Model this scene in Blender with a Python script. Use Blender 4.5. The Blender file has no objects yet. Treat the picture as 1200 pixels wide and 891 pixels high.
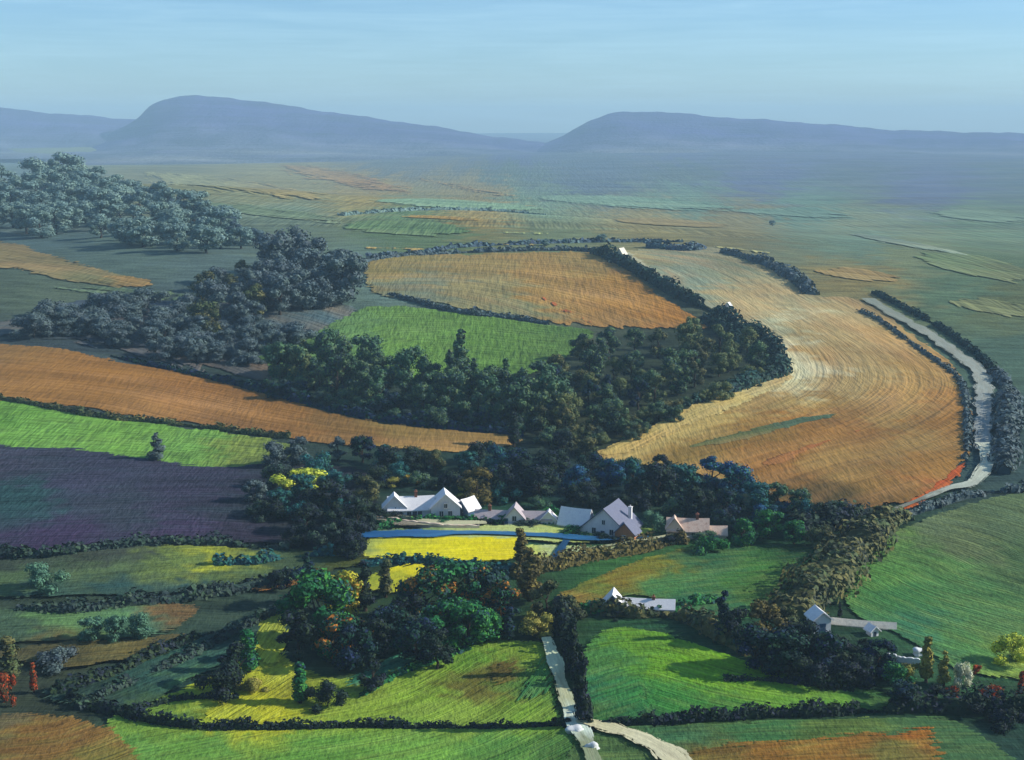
import bpy, bmesh, math, random
import numpy as np
from mathutils import Vector, Matrix
from mathutils.geometry import delaunay_2d_cdt

random.seed(11)
S = bpy.context.scene
COL = S.collection
R = math.radians

# ------------------------------------------------------------------ camera numbers
F = 1648.0                      # focal length in photo pixels (photo is 1200 x 891)
PITCH = R(10.2)
CAMZ = 100.0

def lin(c):
    return tuple(((v/255)/12.92 if v/255 <= 0.04045 else ((v/255+0.055)/1.055)**2.4) for v in c)

# ------------------------------------------------------------------ terrain
def g2(x, y, cx, cy, sx, sy):
    return np.exp(-0.5*(((x-cx)/sx)**2 + ((y-cy)/sy)**2))
def sstep(a, b, v):
    t = np.clip((v-a)/(b-a), 0, 1)
    return t*t*(3-2*t)
def terr(x, y):
    x = np.asarray(x, float); y = np.asarray(y, float)
    z = 30*g2(x, y, 40, 850, 270, 250)
    z = z + 46*g2(x, y, -470, 1350, 330, 340)
    z = z + 15*g2(x, y, -260, 570, 130, 170)
    z = z + 8*g2(x, y, 170, 360, 70, 80)
    z = z + 4*g2(x, y, -80, 300, 60, 50)
    z = z + 16*np.sin(x/760+0.6)*np.sin(y/620+0.3)*sstep(1500, 2600, y)
    z = z + 50*sstep(8200, 11500, y)
    z = z + (0.7*np.sin(x/31+0.4)*np.sin(y/37+1) + 0.5*np.sin(x/17+y/41))*sstep(1200, 500, y)
    z = z + 98*np.clip(1-np.maximum(y, 0)/190, 0, 1)**2.2
    return z

CP, SP = math.cos(PITCH), math.sin(PITCH)
def ray(px, py):
    u = (px-600)/F; v = (445.5-py)/F
    return np.array([u, CP+v*SP, -SP+v*CP])
_T = np.concatenate([np.arange(120, 1600, 1.5), np.geomspace(1600, 12500, 2500)])
def at(px, py):
    """the point of the ground seen at a photo pixel"""
    d = ray(px, py)
    X = d[0]*_T/d[1]; Z = CAMZ + d[2]*_T/d[1]
    below = Z < terr(X, _T)
    i = int(np.argmax(below)) if below.any() else len(_T)-1
    t0, t1 = _T[max(i-1, 0)], _T[i]
    for _ in range(20):
        tm = .5*(t0+t1)
        if CAMZ+d[2]*tm/d[1] < terr(d[0]*tm/d[1], tm): t1 = tm
        else: t0 = tm
    return np.array([d[0]*t1/d[1], t1, float(terr(d[0]*t1/d[1], t1))])
def to_px(x, y, z):
    dz = z-CAMZ
    dep = y*CP - dz*SP
    return 600+F*x/dep, 445.5-F*(y*SP+dz*CP)/dep
def mpp(P):
    return (P[1]*CP-(P[2]-CAMZ)*SP)/F

# ------------------------------------------------------------------ material helpers
def newmat(name):
    m = bpy.data.materials.new(name); m.use_nodes = True
    nt = m.node_tree
    b = nt.nodes['Principled BSDF']
    b.inputs['Roughness'].default_value = .85
    b.inputs['Specular IOR Level'].default_value = .15
    return m, nt, b
def N(nt, t, **kw):
    n = nt.nodes.new(t)
    for k, v in kw.items(): setattr(n, k, v)
    return n
def mathn(nt, op, a, b=None, c=None, clamp=False):
    n = N(nt, 'ShaderNodeMath', operation=op); n.use_clamp = clamp
    for i, v in enumerate((a, b, c)):
        if v is None: continue
        if isinstance(v, (int, float)): n.inputs[i].default_value = v
        else: nt.links.new(v, n.inputs[i])
    return n.outputs[0]
def mixc(nt, blend, fac, a, b):
    n = N(nt, 'ShaderNodeMix', data_type='RGBA', blend_type=blend)
    for i, v in ((0, fac), (6, a), (7, b)):
        if isinstance(v, (int, float)): n.inputs[i].default_value = v
        elif isinstance(v, tuple): n.inputs[i].default_value = (*v[:3], 1)
        else: nt.links.new(v, n.inputs[i])
    return n.outputs[2]
def maprange(nt, v, a, b, c, d):
    n = N(nt, 'ShaderNodeMapRange'); n.inputs[1].default_value = a; n.inputs[2].default_value = b
    n.inputs[3].default_value = c; n.inputs[4].default_value = d
    nt.links.new(v, n.inputs[0]); return n.outputs[0]
def noise(nt, vec, scale, detail=3, rough=.6, dist=0):
    n = N(nt, 'ShaderNodeTexNoise'); n.inputs['Scale'].default_value = scale
    n.inputs['Detail'].default_value = detail; n.inputs['Roughness'].default_value = rough
    n.inputs['Distortion'].default_value = dist
    nt.links.new(vec, n.inputs['Vector']); return n.outputs['Fac']
def vscale(nt, vec, s):
    n = N(nt, 'ShaderNodeVectorMath', operation='MULTIPLY'); nt.links.new(vec, n.inputs[0])
    n.inputs[1].default_value = s; return n.outputs[0]

def mat_field(name, along, across, amp=.35, bristle=.25, tint=(120, 90, 50), tint_amt=.25, bump=.6, tooth=.18, tooth_scale=(.5, .5)):
    """ground cover laid in long strokes: along / across are the stroke's length and width in metres"""
    m, nt, b = newmat(name)
    ca = N(nt, 'ShaderNodeAttribute', attribute_name='col').outputs['Color']
    uv = N(nt, 'ShaderNodeUVMap', uv_map='flow').outputs['UV']
    tc = N(nt, 'ShaderNodeTexCoord').outputs['Object']
    broad = noise(nt, vscale(nt, uv, (1/along, 1/(across*3.2), 1)), 1, 3, .6, .4)
    fine = noise(nt, vscale(nt, uv, (1/(along*.6), 1/(across*.55), 1)), 1, 3, .65, .15)
    hair = noise(nt, vscale(nt, uv, (1/(along*1.6), 1/(across*.22), 1)), 1, 2, .6)
    tth = noise(nt, vscale(nt, tc, (1/tooth_scale[0], 1/tooth_scale[1], 0)), 1, 2, .7)
    k = mathn(nt, 'ADD', maprange(nt, broad, .3, .7, 1-amp, 1+amp), maprange(nt, fine, .3, .7, -bristle, bristle))
    k = mathn(nt, 'ADD', k, maprange(nt, hair, .3, .7, -bristle*.55, bristle*.55))
    k = mathn(nt, 'ADD', k, maprange(nt, tth, .3, .7, -tooth, tooth))
    k = mathn(nt, 'MAXIMUM', k, .25)
    hue = noise(nt, vscale(nt, uv, (1/(along*.9), 1/(across*2.0), 1)), 1.0, 2, .6, .5)
    c = mixc(nt, 'MIX', maprange(nt, hue, .45, .75, 0, tint_amt), ca, lin(tint))
    cm = N(nt, 'ShaderNodeVectorMath', operation='SCALE'); nt.links.new(c, cm.inputs[0]); nt.links.new(k, cm.inputs['Scale'])
    nt.links.new(cm.outputs[0], b.inputs['Base Color'])
    h = mathn(nt, 'ADD', mathn(nt, 'MULTIPLY', fine, 1.0), mathn(nt, 'MULTIPLY', tth, .6))
    h = mathn(nt, 'ADD', h, mathn(nt, 'MULTIPLY', hair, .5))
    bp = N(nt, 'ShaderNodeBump'); bp.inputs['Strength'].default_value = bump; bp.inputs['Distance'].default_value = across*.35
    nt.links.new(h, bp.inputs['Height']); nt.links.new(bp.outputs[0], b.inputs['Normal'])
    b.inputs['Specular IOR Level'].default_value = .05
    # the crop thins out raggedly over its last metres: 'edge' runs from 0 at the margin to 1 inside
    ed = N(nt, 'ShaderNodeAttribute', attribute_name='edge').outputs['Fac']
    rag = mathn(nt, 'ADD', mathn(nt, 'MULTIPLY', fine, .7), mathn(nt, 'MULTIPLY', tth, .3))
    al = mathn(nt, 'GREATER_THAN', mathn(nt, 'ADD', ed, maprange(nt, rag, .32, .68, -.48, .48)), .5)
    tr = N(nt, 'ShaderNodeBsdfTransparent'); mx = N(nt, 'ShaderNodeMixShader')
    nt.links.new(al, mx.inputs[0]); nt.links.new(tr.outputs[0], mx.inputs[1]); nt.links.new(b.outputs[0], mx.inputs[2])
    nt.links.new(mx.outputs[0], nt.nodes['Material Output'].inputs['Surface'])
    return m

def mat_foliage(name, palette, gain=1.7):
    m, nt, b = newmat(name)
    a = N(nt, 'ShaderNodeAttribute', attribute_name='rnd').outputs['Fac']
    oi = N(nt, 'ShaderNodeObjectInfo').outputs['Random']
    f = mathn(nt, 'FRACT', mathn(nt, 'ADD', a, mathn(nt, 'MULTIPLY', oi, .45)))
    r = N(nt, 'ShaderNodeValToRGB'); cr = r.color_ramp; cr.interpolation = 'LINEAR'
    n = len(palette)
    while len(cr.elements) < n: cr.elements.new(.5)
    for i, c in enumerate(palette):
        cr.elements[i].position = i/n + .02
        cr.elements[i].color = (*[min(v*gain*q, .8) for v, q in zip(lin(c), (1.0, 1.08, .82))], 1)
    nt.links.new(f, r.inputs[0]); nt.links.new(r.outputs[0], b.inputs['Base Color'])
    b.inputs['Roughness'].default_value = .7
    b.inputs['Specular IOR Level'].default_value = .12
    return m

def mat_plain(name, c, var=.15, scale=1.5, bump=.2, rough=.8, stain=None, stain_amt=.4):
    m, nt, b = newmat(name)
    tc = N(nt, 'ShaderNodeTexCoord').outputs['Object']
    n1 = noise(nt, tc, scale, 4, .65); n2 = noise(nt, vscale(nt, tc, (1, 1, .25)), scale*4, 3, .6)
    k = mathn(nt, 'ADD', maprange(nt, n1, .3, .7, 1-var, 1+var), maprange(nt, n2, .3, .7, -var*.6, var*.6))
    base = lin(c)
    src = mixc(nt, 'MIX', maprange(nt, n1, .45, .7, 0, stain_amt if stain else 0), base, lin(stain or c))
    cm = N(nt, 'ShaderNodeVectorMath', operation='SCALE'); nt.links.new(src, cm.inputs[0]); nt.links.new(k, cm.inputs['Scale'])
    nt.links.new(cm.outputs[0], b.inputs['Base Color'])
    bp = N(nt, 'ShaderNodeBump'); bp.inputs['Strength'].default_value = bump; bp.inputs['Distance'].default_value = .1
    nt.links.new(n2, bp.inputs['Height']); nt.links.new(bp.outputs[0], b.inputs['Normal'])
    b.inputs['Roughness'].default_value = rough
    return m

# ------------------------------------------------------------------ object helpers
def link(o, parent=None):
    COL.objects.link(o)
    if parent is not None: o.parent = parent
    return o
def tag(o, label=None, cat=None, group=None, kind=None):
    if label: o['label'] = label
    if cat: o['category'] = cat
    if group: o['group'] = group
    if kind: o['kind'] = kind
    return o
def pymesh(name, verts, faces, mats=(), smooth=False):
    me = bpy.data.meshes.new(name)
    me.from_pydata([tuple(v) for v in verts], [], [tuple(f) for f in faces])
    for m in mats: me.materials.append(m)
    if smooth: me.polygons.foreach_set('use_smooth', [True]*len(me.polygons))
    me.update()
    return me
def set_cols(me, cols):
    a = me.color_attributes.new('col', 'FLOAT_COLOR', 'POINT')
    arr = np.ones((len(cols), 4), np.float32); arr[:, :3] = cols
    a.data.foreach_set('color', arr.ravel())
def set_edge(me, e):
    a = me.attributes.new('edge', 'FLOAT', 'POINT'); a.data.foreach_set('value', np.asarray(e, np.float32))
def set_uv(me, uvs):
    l = me.uv_layers.new(name='flow')
    idx = np.empty(len(me.loops), np.int32); me.loops.foreach_get('vertex_index', idx)
    l.data.foreach_set('uv', np.asarray(uvs, np.float32)[idx].ravel())

def spline(pts, n=8, closed=False):
    pts = [np.asarray(p, float) for p in pts]
    out = []; m = len(pts)
    rng = range(m) if closed else range(m-1)
    for i in rng:
        if closed: p0, p1, p2, p3 = pts[(i-1) % m], pts[i], pts[(i+1) % m], pts[(i+2) % m]
        else: p0, p1, p2, p3 = pts[max(i-1, 0)], pts[i], pts[i+1], pts[min(i+2, m-1)]
        for k in range(n):
            t = k/n
            a = p1 + (p2-p0)*t*.5 + (2*p0-5*p1+4*p2-p3)*t*t*.5 + (-p0+3*p1-3*p2+p3)*t**3*.5
            out.append(a)
    if not closed: out.append(pts[-1])
    return out

def idw(P, ctrl, mix=1.0):
    """colour of each point of the crop from the colours noted at control points; neighbouring colours grow through each other"""
    C = np.array([[*to_px(*at(c[0], c[1])), *lin(c[2])] for c in ctrl])
    green = (C[:, 3] > C[:, 2])[:, None]
    C[:, 2:5] *= np.where(green, np.array([.79, .86, .78]), np.array([.80, .92, .78]))
    px, py = to_px(P[:, 0], P[:, 1], P[:, 2])
    rs = np.random.RandomState(len(P) % 9973)
    px = px + mix*(rs.normal(0, 11, len(P)) + 14*np.sin(P[:, 1]/9+P[:, 0]/23) + 9*np.sin(P[:, 1]/3.7+1))
    py = py + mix*(rs.normal(0, 3.5, len(P)) + 4*np.sin(P[:, 0]/13+2))
    d2 = ((px[:, None]-C[None, :, 0])*.55)**2 + (py[:, None]-C[None, :, 1])**2 + 30
    w = d2**-2.1
    return (w@C[:, 2:5])/w.sum(1, keepdims=True)

def flow_uv(P, guide):
    G = np.array([[p[0], p[1]] for p in guide])
    seg = np.diff(G, axis=0); L = np.linalg.norm(seg, axis=1); cum = np.concatenate([[0], np.cumsum(L)])
    best = np.full(len(P), 1e18); U = np.zeros((len(P), 2))
    for i in range(len(seg)):
        t = ((P[:, :2]-G[i])@seg[i])/(L[i]**2)
        lo = -1e9 if i == 0 else 0; hi = 1e9 if i == len(seg)-1 else 1
        tc = np.clip(t, lo, hi)
        q = G[i]+tc[:, None]*seg[i]
        dv = P[:, :2]-q
        d = np.linalg.norm(dv, axis=1)
        s = np.sign(seg[i][0]*dv[:, 1]-seg[i][1]*dv[:, 0])
        m = d < best
        best[m] = d[m]; U[m, 0] = (cum[i]+tc*L[i])[m]; U[m, 1] = (s*d)[m]
    return U

def field(name, poly, ctrl, mat, guide=None, layer=1, spacing=None, rough=1.0, smooth=4, feather=4.0):
    pp = spline(poly, smooth, True) if smooth else [np.array(p, float) for p in poly]
    W = [at(p[0], p[1]) for p in pp]
    ymean = np.mean([w[1] for w in W])
    sp = spacing or max(1.6, ymean/150)
    B = []
    for i in range(len(W)):
        a, b = W[i], W[(i+1) % len(W)]
        n = max(1, int(np.linalg.norm((b-a)[:2])/sp))
        for k in range(n): B.append((a+(b-a)*k/n)[:2])
    B = np.array(B)
    rs = np.random.RandomState(len(name)*7+int(poly[0][0])+500)
    px_m = ymean/F
    jit = rs.normal(0, 1, B.shape)*px_m*rough
    B = B + jit*np.array([1.0, min(6., 1/max(.12, math.sin(math.atan2(100, ymean))))*.7])
    x0, y0 = B.min(0); x1, y1 = B.max(0)
    gx, gy = np.meshgrid(np.arange(x0, x1, sp), np.arange(y0, y1, sp))
    Q = np.stack([gx.ravel(), gy.ravel()], 1) + rs.uniform(-.25, .25, (gx.size, 2))*sp
    # inside test
    ins = np.zeros(len(Q), bool)
    j = len(B)-1
    for i in range(len(B)):
        c = ((B[i, 1] > Q[:, 1]) != (B[j, 1] > Q[:, 1])) & (Q[:, 0] < (B[j, 0]-B[i, 0])*(Q[:, 1]-B[i, 1])/(B[j, 1]-B[i, 1]+1e-12)+B[i, 0])
        ins ^= c; j = i
    Q = Q[ins]
    V = [Vector((float(a), float(b))) for a, b in np.concatenate([B, Q])]
    nb = len(B)
    vo, _, fo, *_ = delaunay_2d_cdt(V, [], [list(range(nb))], 1, 1e-4)
    vo = np.array([[v.x, v.y] for v in vo])
    z = terr(vo[:, 0], vo[:, 1]) + layer*.06*(1+ymean/250)
    P = np.column_stack([vo, z])
    me = pymesh(name, P, fo, [mat], True)
    set_cols(me, idw(P, ctrl))
    fm = feather*ymean/F*2.2
    ysc = math.sin(math.atan2(100, ymean))*2.2      # margins are broader where the field is seen (and ploughed) end on
    dd = np.full(len(P), 1e9)
    BB = np.array([w_ for w_ in (np.vstack([B, np.roll(B, -1, 0)*.5+B*.5]))])
    for c0 in range(0, len(P), 400):
        q = P[c0:c0+400, None, :2]-BB[None]
        dd[c0:c0+400] = np.sqrt((q[..., 0])**2+(q[..., 1]*min(1, ysc))**2).min(1)
    set_edge(me, np.clip(dd/fm, 0, 1))
    if guide is None:
        gpts = [W[int(np.argmin([w[0] for w in W]))], W[int(np.argmax([w[0] for w in W]))]]
    else:
        gpts = [at(*p) for p in (spline(guide, 4) if len(guide) > 2 else guide)]
    set_uv(me, flow_uv(P, gpts))
    # faces look up
    o = link(bpy.data.objects.new(name, me))
    tag(o, kind='structure')
    bm = bmesh.new(); bm.from_mesh(me)
    if sum(f.normal.z for f in bm.faces) < 0: bmesh.ops.reverse_faces(bm, faces=bm.faces)
    bm.to_mesh(me); bm.free()
    return o

# ------------------------------------------------------------------ base ground
xs = np.concatenate([-np.geomspace(460, 6200, 46)[::-1], np.arange(-450, 451, 6.0), np.geomspace(460, 6200, 46)])
ys = np.concatenate([np.arange(-150, 1400, 7.0), np.geomspace(1405, 11600, 90)])
GX, GY = np.meshgrid(xs, ys)
GP = np.column_stack([GX.ravel(), GY.ravel(), terr(GX.ravel(), GY.ravel())])
nx = len(xs)
ii, jj = np.meshgrid(np.arange(len(ys)-1), np.arange(nx-1), indexing='ij')
a = (ii*nx+jj).ravel()
gf = np.column_stack([a, a+1, a+nx+1, a+nx])
me = pymesh('ground', GP, gf.tolist(), [], True)
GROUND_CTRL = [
 (1000, 182, (90, 94, 120)), (800, 180, (90, 94, 120)), (600, 182, (90, 94, 120)), (1180, 182, (90, 94, 120)), (900, 206, (90, 94, 120)), (1100, 215, (90, 94, 120)), (450, 170, (92, 92, 116)), (700, 206, (88, 98, 110)),  # violet-blue of the farthest ground: distance haze painted into its colour
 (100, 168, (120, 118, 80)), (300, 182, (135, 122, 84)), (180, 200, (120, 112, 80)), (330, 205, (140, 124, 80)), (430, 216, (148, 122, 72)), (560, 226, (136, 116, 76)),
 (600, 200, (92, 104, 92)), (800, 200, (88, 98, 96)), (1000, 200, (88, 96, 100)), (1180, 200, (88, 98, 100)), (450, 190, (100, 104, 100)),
 (620, 240, (110, 128, 104)), (800, 235, (108, 128, 108)), (950, 245, (100, 122, 104)), (480, 262, (96, 116, 78)), (560, 256, (156, 126, 74)), (520, 275, (104, 118, 80)),
 (640, 272, (120, 126, 92)), (760, 262, (146, 126, 86)), (860, 262, (128, 112, 80)), (1000, 262, (120, 124, 96)), (1150, 262, (104, 120, 92)),
 (1010, 285, (110, 128, 108)), (1010, 322, (142, 118, 74)), (1060, 300, (122, 122, 90)), (1150, 320, (96, 110, 78)), (1180, 350, (100, 100, 66)), (1130, 340, (92, 110, 82)),
 (1180, 420, (82, 102, 84)), (1195, 500, (66, 84, 84)), (60, 230, (92, 108, 108)), (60, 270, (88, 104, 102)), (150, 300, (94, 108, 98)), (250, 310, (92, 106, 102)), (60, 345, (96, 104, 84)), (330, 260, (112, 122, 100)),
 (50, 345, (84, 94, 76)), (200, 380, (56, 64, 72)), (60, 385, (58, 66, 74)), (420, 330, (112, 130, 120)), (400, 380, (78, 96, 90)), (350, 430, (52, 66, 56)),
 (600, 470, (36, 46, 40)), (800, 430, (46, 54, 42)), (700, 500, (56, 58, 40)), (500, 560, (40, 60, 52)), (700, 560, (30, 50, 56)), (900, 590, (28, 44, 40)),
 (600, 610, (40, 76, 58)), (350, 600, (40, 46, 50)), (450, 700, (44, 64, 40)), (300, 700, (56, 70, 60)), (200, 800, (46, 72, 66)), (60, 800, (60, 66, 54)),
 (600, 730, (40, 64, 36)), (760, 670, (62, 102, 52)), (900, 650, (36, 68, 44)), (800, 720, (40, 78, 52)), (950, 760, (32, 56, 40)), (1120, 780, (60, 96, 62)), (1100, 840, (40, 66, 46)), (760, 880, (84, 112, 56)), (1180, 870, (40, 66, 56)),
 (300, 880, (110, 140, 60))]
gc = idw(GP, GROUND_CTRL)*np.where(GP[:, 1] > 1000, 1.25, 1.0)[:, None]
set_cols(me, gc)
set_edge(me, np.full(len(GP), 2.0))
set_uv(me, np.column_stack([GP[:, 0]+GP[:, 1]*.12, GP[:, 1]]))
# strokes get longer and wider with the size of the open country
me.materials.append(mat_field('hazed_moorland', 260, 34, .24, .18, (128, 118, 84), .30, .35, .16, (7, 120)))
me.materials.append(mat_field('rough_pasture', 22, 2.2, .35, .25, (74, 86, 56), .3, .6, .18, (1.2, 4)))
mi = np.where(GP[gf[:, 0], 1] > 900, 0, 1).astype(np.int32)
me.polygons.foreach_set('material_index', mi)
ground = link(bpy.data.objects.new('ground', me)); tag(ground, kind='structure')

# ------------------------------------------------------------------ far hills
def hill(name, prof, D, depth, col):
    prof = np.array(prof, float)
    X = (prof[:, 0]-600)/F*D
    ang = np.arctan((445.5-prof[:, 1])/F) - PITCH
    Z = CAMZ + D*np.tan(ang)
    xs = np.linspace(X[0], X[-1], 160)
    zs = np.interp(xs, X, Z)
    ker = np.exp(-np.linspace(-2, 2, 7)**2); ker /= ker.sum()
    zs = np.convolve(np.pad(zs, 3, mode='edge'), ker, 'valid')
    rs = np.random.RandomState(int(D))
    zs = zs + sum(a_*np.sin(X_/l_+p_) for X_, (a_, l_, p_) in ((xs, (2.6, 61, 1)), (xs, (1.6, 27, 2)), (xs, (3.2, 140, 4)), (xs, (1.0, 13, 5))))
    vs = np.concatenate([np.linspace(-1, -.02, 40), np.linspace(0, 1, 14)])
    win = np.where(vs < 0, (1+vs)**2.2*.55+.45*np.clip((1+vs)*2-1, 0, 1)**1.5, np.cos(vs*math.pi/2)**.8)
    verts = []; wl = []
    for v, w in zip(vs, win):
        yy = D + v*(depth*4.2 if v < 0 else depth)
        base = float(terr(0, yy)) - 3
        for x, z in zip(xs, zs):
            gul = (16*math.sin(x/150+v*7)+9*math.sin(x/57+v*13+1)+6*math.sin(x/31-v*21))*w*(1-w)*1.6
            verts.append((x*yy/D, yy, base - 9*(1-w)**6 + (z-base)*w + gul)); wl.append(w)
    wl = np.array(wl)[:, None]
    n = len(xs)
    fc = [(i*n+j, i*n+j+1, (i+1)*n+j+1, (i+1)*n+j) for i in range(len(vs)-1) for j in range(n-1)]
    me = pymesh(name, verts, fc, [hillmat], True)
    P = np.array(verts)
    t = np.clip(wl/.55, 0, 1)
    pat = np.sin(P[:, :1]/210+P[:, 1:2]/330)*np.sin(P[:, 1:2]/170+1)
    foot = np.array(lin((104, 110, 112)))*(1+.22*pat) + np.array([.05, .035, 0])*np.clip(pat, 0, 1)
    set_cols(me, foot*(1-t) + np.array(lin(col))*t*(1+.15*pat))  # dark violet crest to paler foot: haze gradient painted on the slopes
    set_edge(me, np.full(len(P), 2.0))
    set_uv(me, np.column_stack([P[:, 0]+P[:, 2]*4, P[:, 2]*4+P[:, 1]*.3]))
    return tag(link(bpy.data.objects.new(name, me)), kind='structure')
hillmat = mat_field('haze_blue_hill', 420, 46, .34, .24, (88, 84, 118), .5, .8, .12, (24, 60))  # hill colours carry the violet-blue of distance haze
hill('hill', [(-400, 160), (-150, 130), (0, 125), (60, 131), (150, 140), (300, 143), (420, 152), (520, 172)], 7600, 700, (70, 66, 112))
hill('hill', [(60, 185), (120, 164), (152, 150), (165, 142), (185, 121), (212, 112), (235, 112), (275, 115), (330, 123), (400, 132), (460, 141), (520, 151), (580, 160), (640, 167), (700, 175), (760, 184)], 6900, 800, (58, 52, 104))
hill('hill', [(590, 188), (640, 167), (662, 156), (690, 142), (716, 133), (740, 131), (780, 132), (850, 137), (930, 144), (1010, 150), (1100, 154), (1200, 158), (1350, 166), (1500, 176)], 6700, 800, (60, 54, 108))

# ------------------------------------------------------------------ fields
FM_far = mat_field('dry_stubble', 90, 11.0, .26, .13, (172, 132, 84), .38, .35, .14, (2.6, 22))
FM_mid = mat_field('ploughed_loam', 90, 7.5, .26, .12, (186, 136, 82), .42, .32, .11, (1.8, 11))
FM_grass_mid = mat_field('mid_grass', 30, 4.0, .18, .16, (104, 116, 64), .25, .8, .28, (1.8, 12))
FM_dark = mat_field('dark_ground', 34, 2.2, .26, .26, (50, 70, 74), .35, 1, .26, (1.2, 5))
FM_near = mat_field('meadow', 15, 1.2, .26, .28, (138, 148, 72), .28, 1, .24, (.8, 2.0))
FM_rough = mat_field('rough_meadow', 16, 1.2, .30, .28, (74, 90, 66), .4, 1, .24, (.9, 2.4))
FM_rape = mat_field('yellow_crop', 14, 1.0, .14, .14, (206, 186, 70), .3, .7, .14, (.9, 2.6))
FM_lane = mat_field('chalk_track', 14, .7, .12, .12, (150, 138, 112), .4, .35, .08, (.6, 1.6))

field('stubble_field', [(428, 306), (470, 300), (560, 297), (640, 295), (702, 297), (726, 308), (780, 348), (828, 378), (838, 388), (770, 388), (700, 386), (640, 379), (560, 367), (500, 357), (440, 348), (424, 330)],
      [(450, 312, (150, 124, 72)), (560, 310, (164, 130, 78)), (680, 305, (170, 132, 76)), (480, 335, (128, 126, 104)), (570, 340, (160, 136, 92)), (640, 340, (172, 126, 66)), (700, 335, (168, 118, 58)), (740, 352, (176, 118, 54)), (800, 376, (178, 114, 48)), (700, 372, (160, 112, 58)), (600, 362, (128, 122, 88)), (640, 322, (180, 132, 74))],
      FM_far, [(430, 320), (560, 322), (700, 345), (830, 385)], 2)
field('pasture', [(300, 420), (350, 398), (400, 372), (440, 358), (520, 364), (600, 375), (660, 383), (700, 390), (670, 420), (600, 450), (540, 455), (420, 440), (330, 440)],
      [(400, 385, (104, 134, 76)), (480, 380, (112, 142, 66)), (480, 410, (110, 142, 60)), (560, 400, (106, 138, 58)), (620, 395, (102, 130, 58)), (680, 392, (88, 116, 54)), (340, 415, (84, 110, 60))],
      FM_grass_mid, [(320, 420), (460, 385), (680, 400)], 3)
field('stubble_field', [(706, 300), (760, 292), (830, 290), (880, 300), (920, 322), (952, 346), (1010, 352), (1060, 384), (1118, 428), (1138, 466), (1142, 520), (1120, 560), (1064, 592), (1010, 612), (930, 600), (880, 575), (800, 556), (740, 545), (690, 536), (740, 512), (820, 470), (914, 438), (904, 410), (866, 380), (800, 342), (740, 314)],
      [(740, 302, (160, 144, 108)), (800, 300, (138, 140, 116)), (860, 312, (142, 136, 110)), (800, 332, (146, 146, 126)), (880, 345, (186, 152, 110)), (930, 350, (166, 144, 110)), (930, 385, (178, 140, 92)), (900, 390, (174, 158, 126)), (1000, 370, (178, 144, 102)), (1050, 400, (180, 138, 88)),
       (960, 410, (186, 140, 88)), (1000, 440, (190, 150, 100)), (940, 430, (226, 204, 170)), (915, 375, (206, 190, 156)), (930, 402, (220, 198, 164)), (926, 452, (222, 198, 156)), (890, 356, (196, 164, 120)), (964, 395, (192, 154, 106)), (1080, 440, (180, 132, 76)), (1120, 480, (170, 112, 54)), (1040, 480, (172, 128, 74)), (960, 470, (168, 122, 66)), (900, 470, (190, 148, 90)), (840, 480, (206, 166, 102)), (760, 515, (204, 164, 100)), (800, 530, (168, 126, 66)), (880, 510, (166, 116, 56)), (940, 500, (172, 112, 52)), (1010, 495, (160, 104, 52)), (1060, 520, (176, 130, 76)), (1110, 540, (180, 122, 62)), (980, 550, (182, 132, 74)), (920, 545, (174, 112, 54)), (1050, 570, (156, 108, 56)), (1090, 575, (186, 100, 50)), (960, 585, (90, 70, 40))],
      FM_mid, [(740, 560), (880, 520), (980, 500), (1050, 460), (1040, 420), (960, 370), (860, 315), (760, 296)], 2, feather=1.8)
field('stubble_strip', [(700, 530), (780, 494), (860, 458), (918, 437), (930, 446), (880, 472), (800, 505), (730, 534)],
      [(720, 526, (206, 166, 100)), (820, 480, (214, 176, 112)), (910, 444, (206, 178, 128))], FM_mid, [(700, 533), (920, 440)], 3, rough=.7, feather=2.2)
field('stubble_strip', [(800, 524), (880, 502), (950, 488), (990, 488), (940, 500), (860, 522)],
      [(840, 518, (110, 108, 66)), (960, 491, (96, 112, 84))], FM_mid, [(800, 526), (990, 488)], 3, rough=.7)
field('clay_strip', [(1048, 596), (1090, 572), (1126, 540), (1134, 546), (1116, 572), (1064, 602)],
      [(1070, 592, (196, 92, 44)), (1120, 556, (200, 88, 42))], FM_mid, [(1050, 600), (1130, 542)], 3, rough=.8)
field('clay_strip', [(890, 540), (940, 524), (984, 512), (1024, 498), (1016, 506), (960, 526), (905, 550)],
      [(900, 544, (178, 108, 58)), (1010, 502, (186, 104, 56))], FM_mid, [(890, 545), (1024, 500)], 3, rough=1)
field('clay_strip', [(628, 344), (640, 348), (664, 362), (706, 384), (696, 384), (660, 368), (634, 352)],
      [(640, 350, (190, 100, 56)), (690, 378, (186, 98, 56))], FM_far, [(628, 345), (706, 384)], 4, rough=.8)
field('ploughed_field', [(-170, 402), (40, 405), (120, 418), (200, 434), (280, 452), (340, 468), (420, 490), (500, 500), (570, 506), (616, 514), (600, 526), (520, 530), (440, 526), (380, 524), (310, 514), (240, 502), (150, 490), (60, 478), (-170, 462)],
      [(10, 415, (150, 104, 58)), (40, 445, (166, 110, 56)), (120, 440, (160, 104, 50)), (150, 470, (156, 104, 54)), (230, 460, (156, 100, 50)), (250, 490, (140, 92, 50)), (330, 490, (150, 98, 50)), (400, 505, (138, 96, 52)), (480, 516, (150, 114, 62)), (560, 516, (150, 112, 64))],
      FM_mid, [(-170, 432), (120, 452), (300, 486), (440, 508), (616, 520)], 2)
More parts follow.
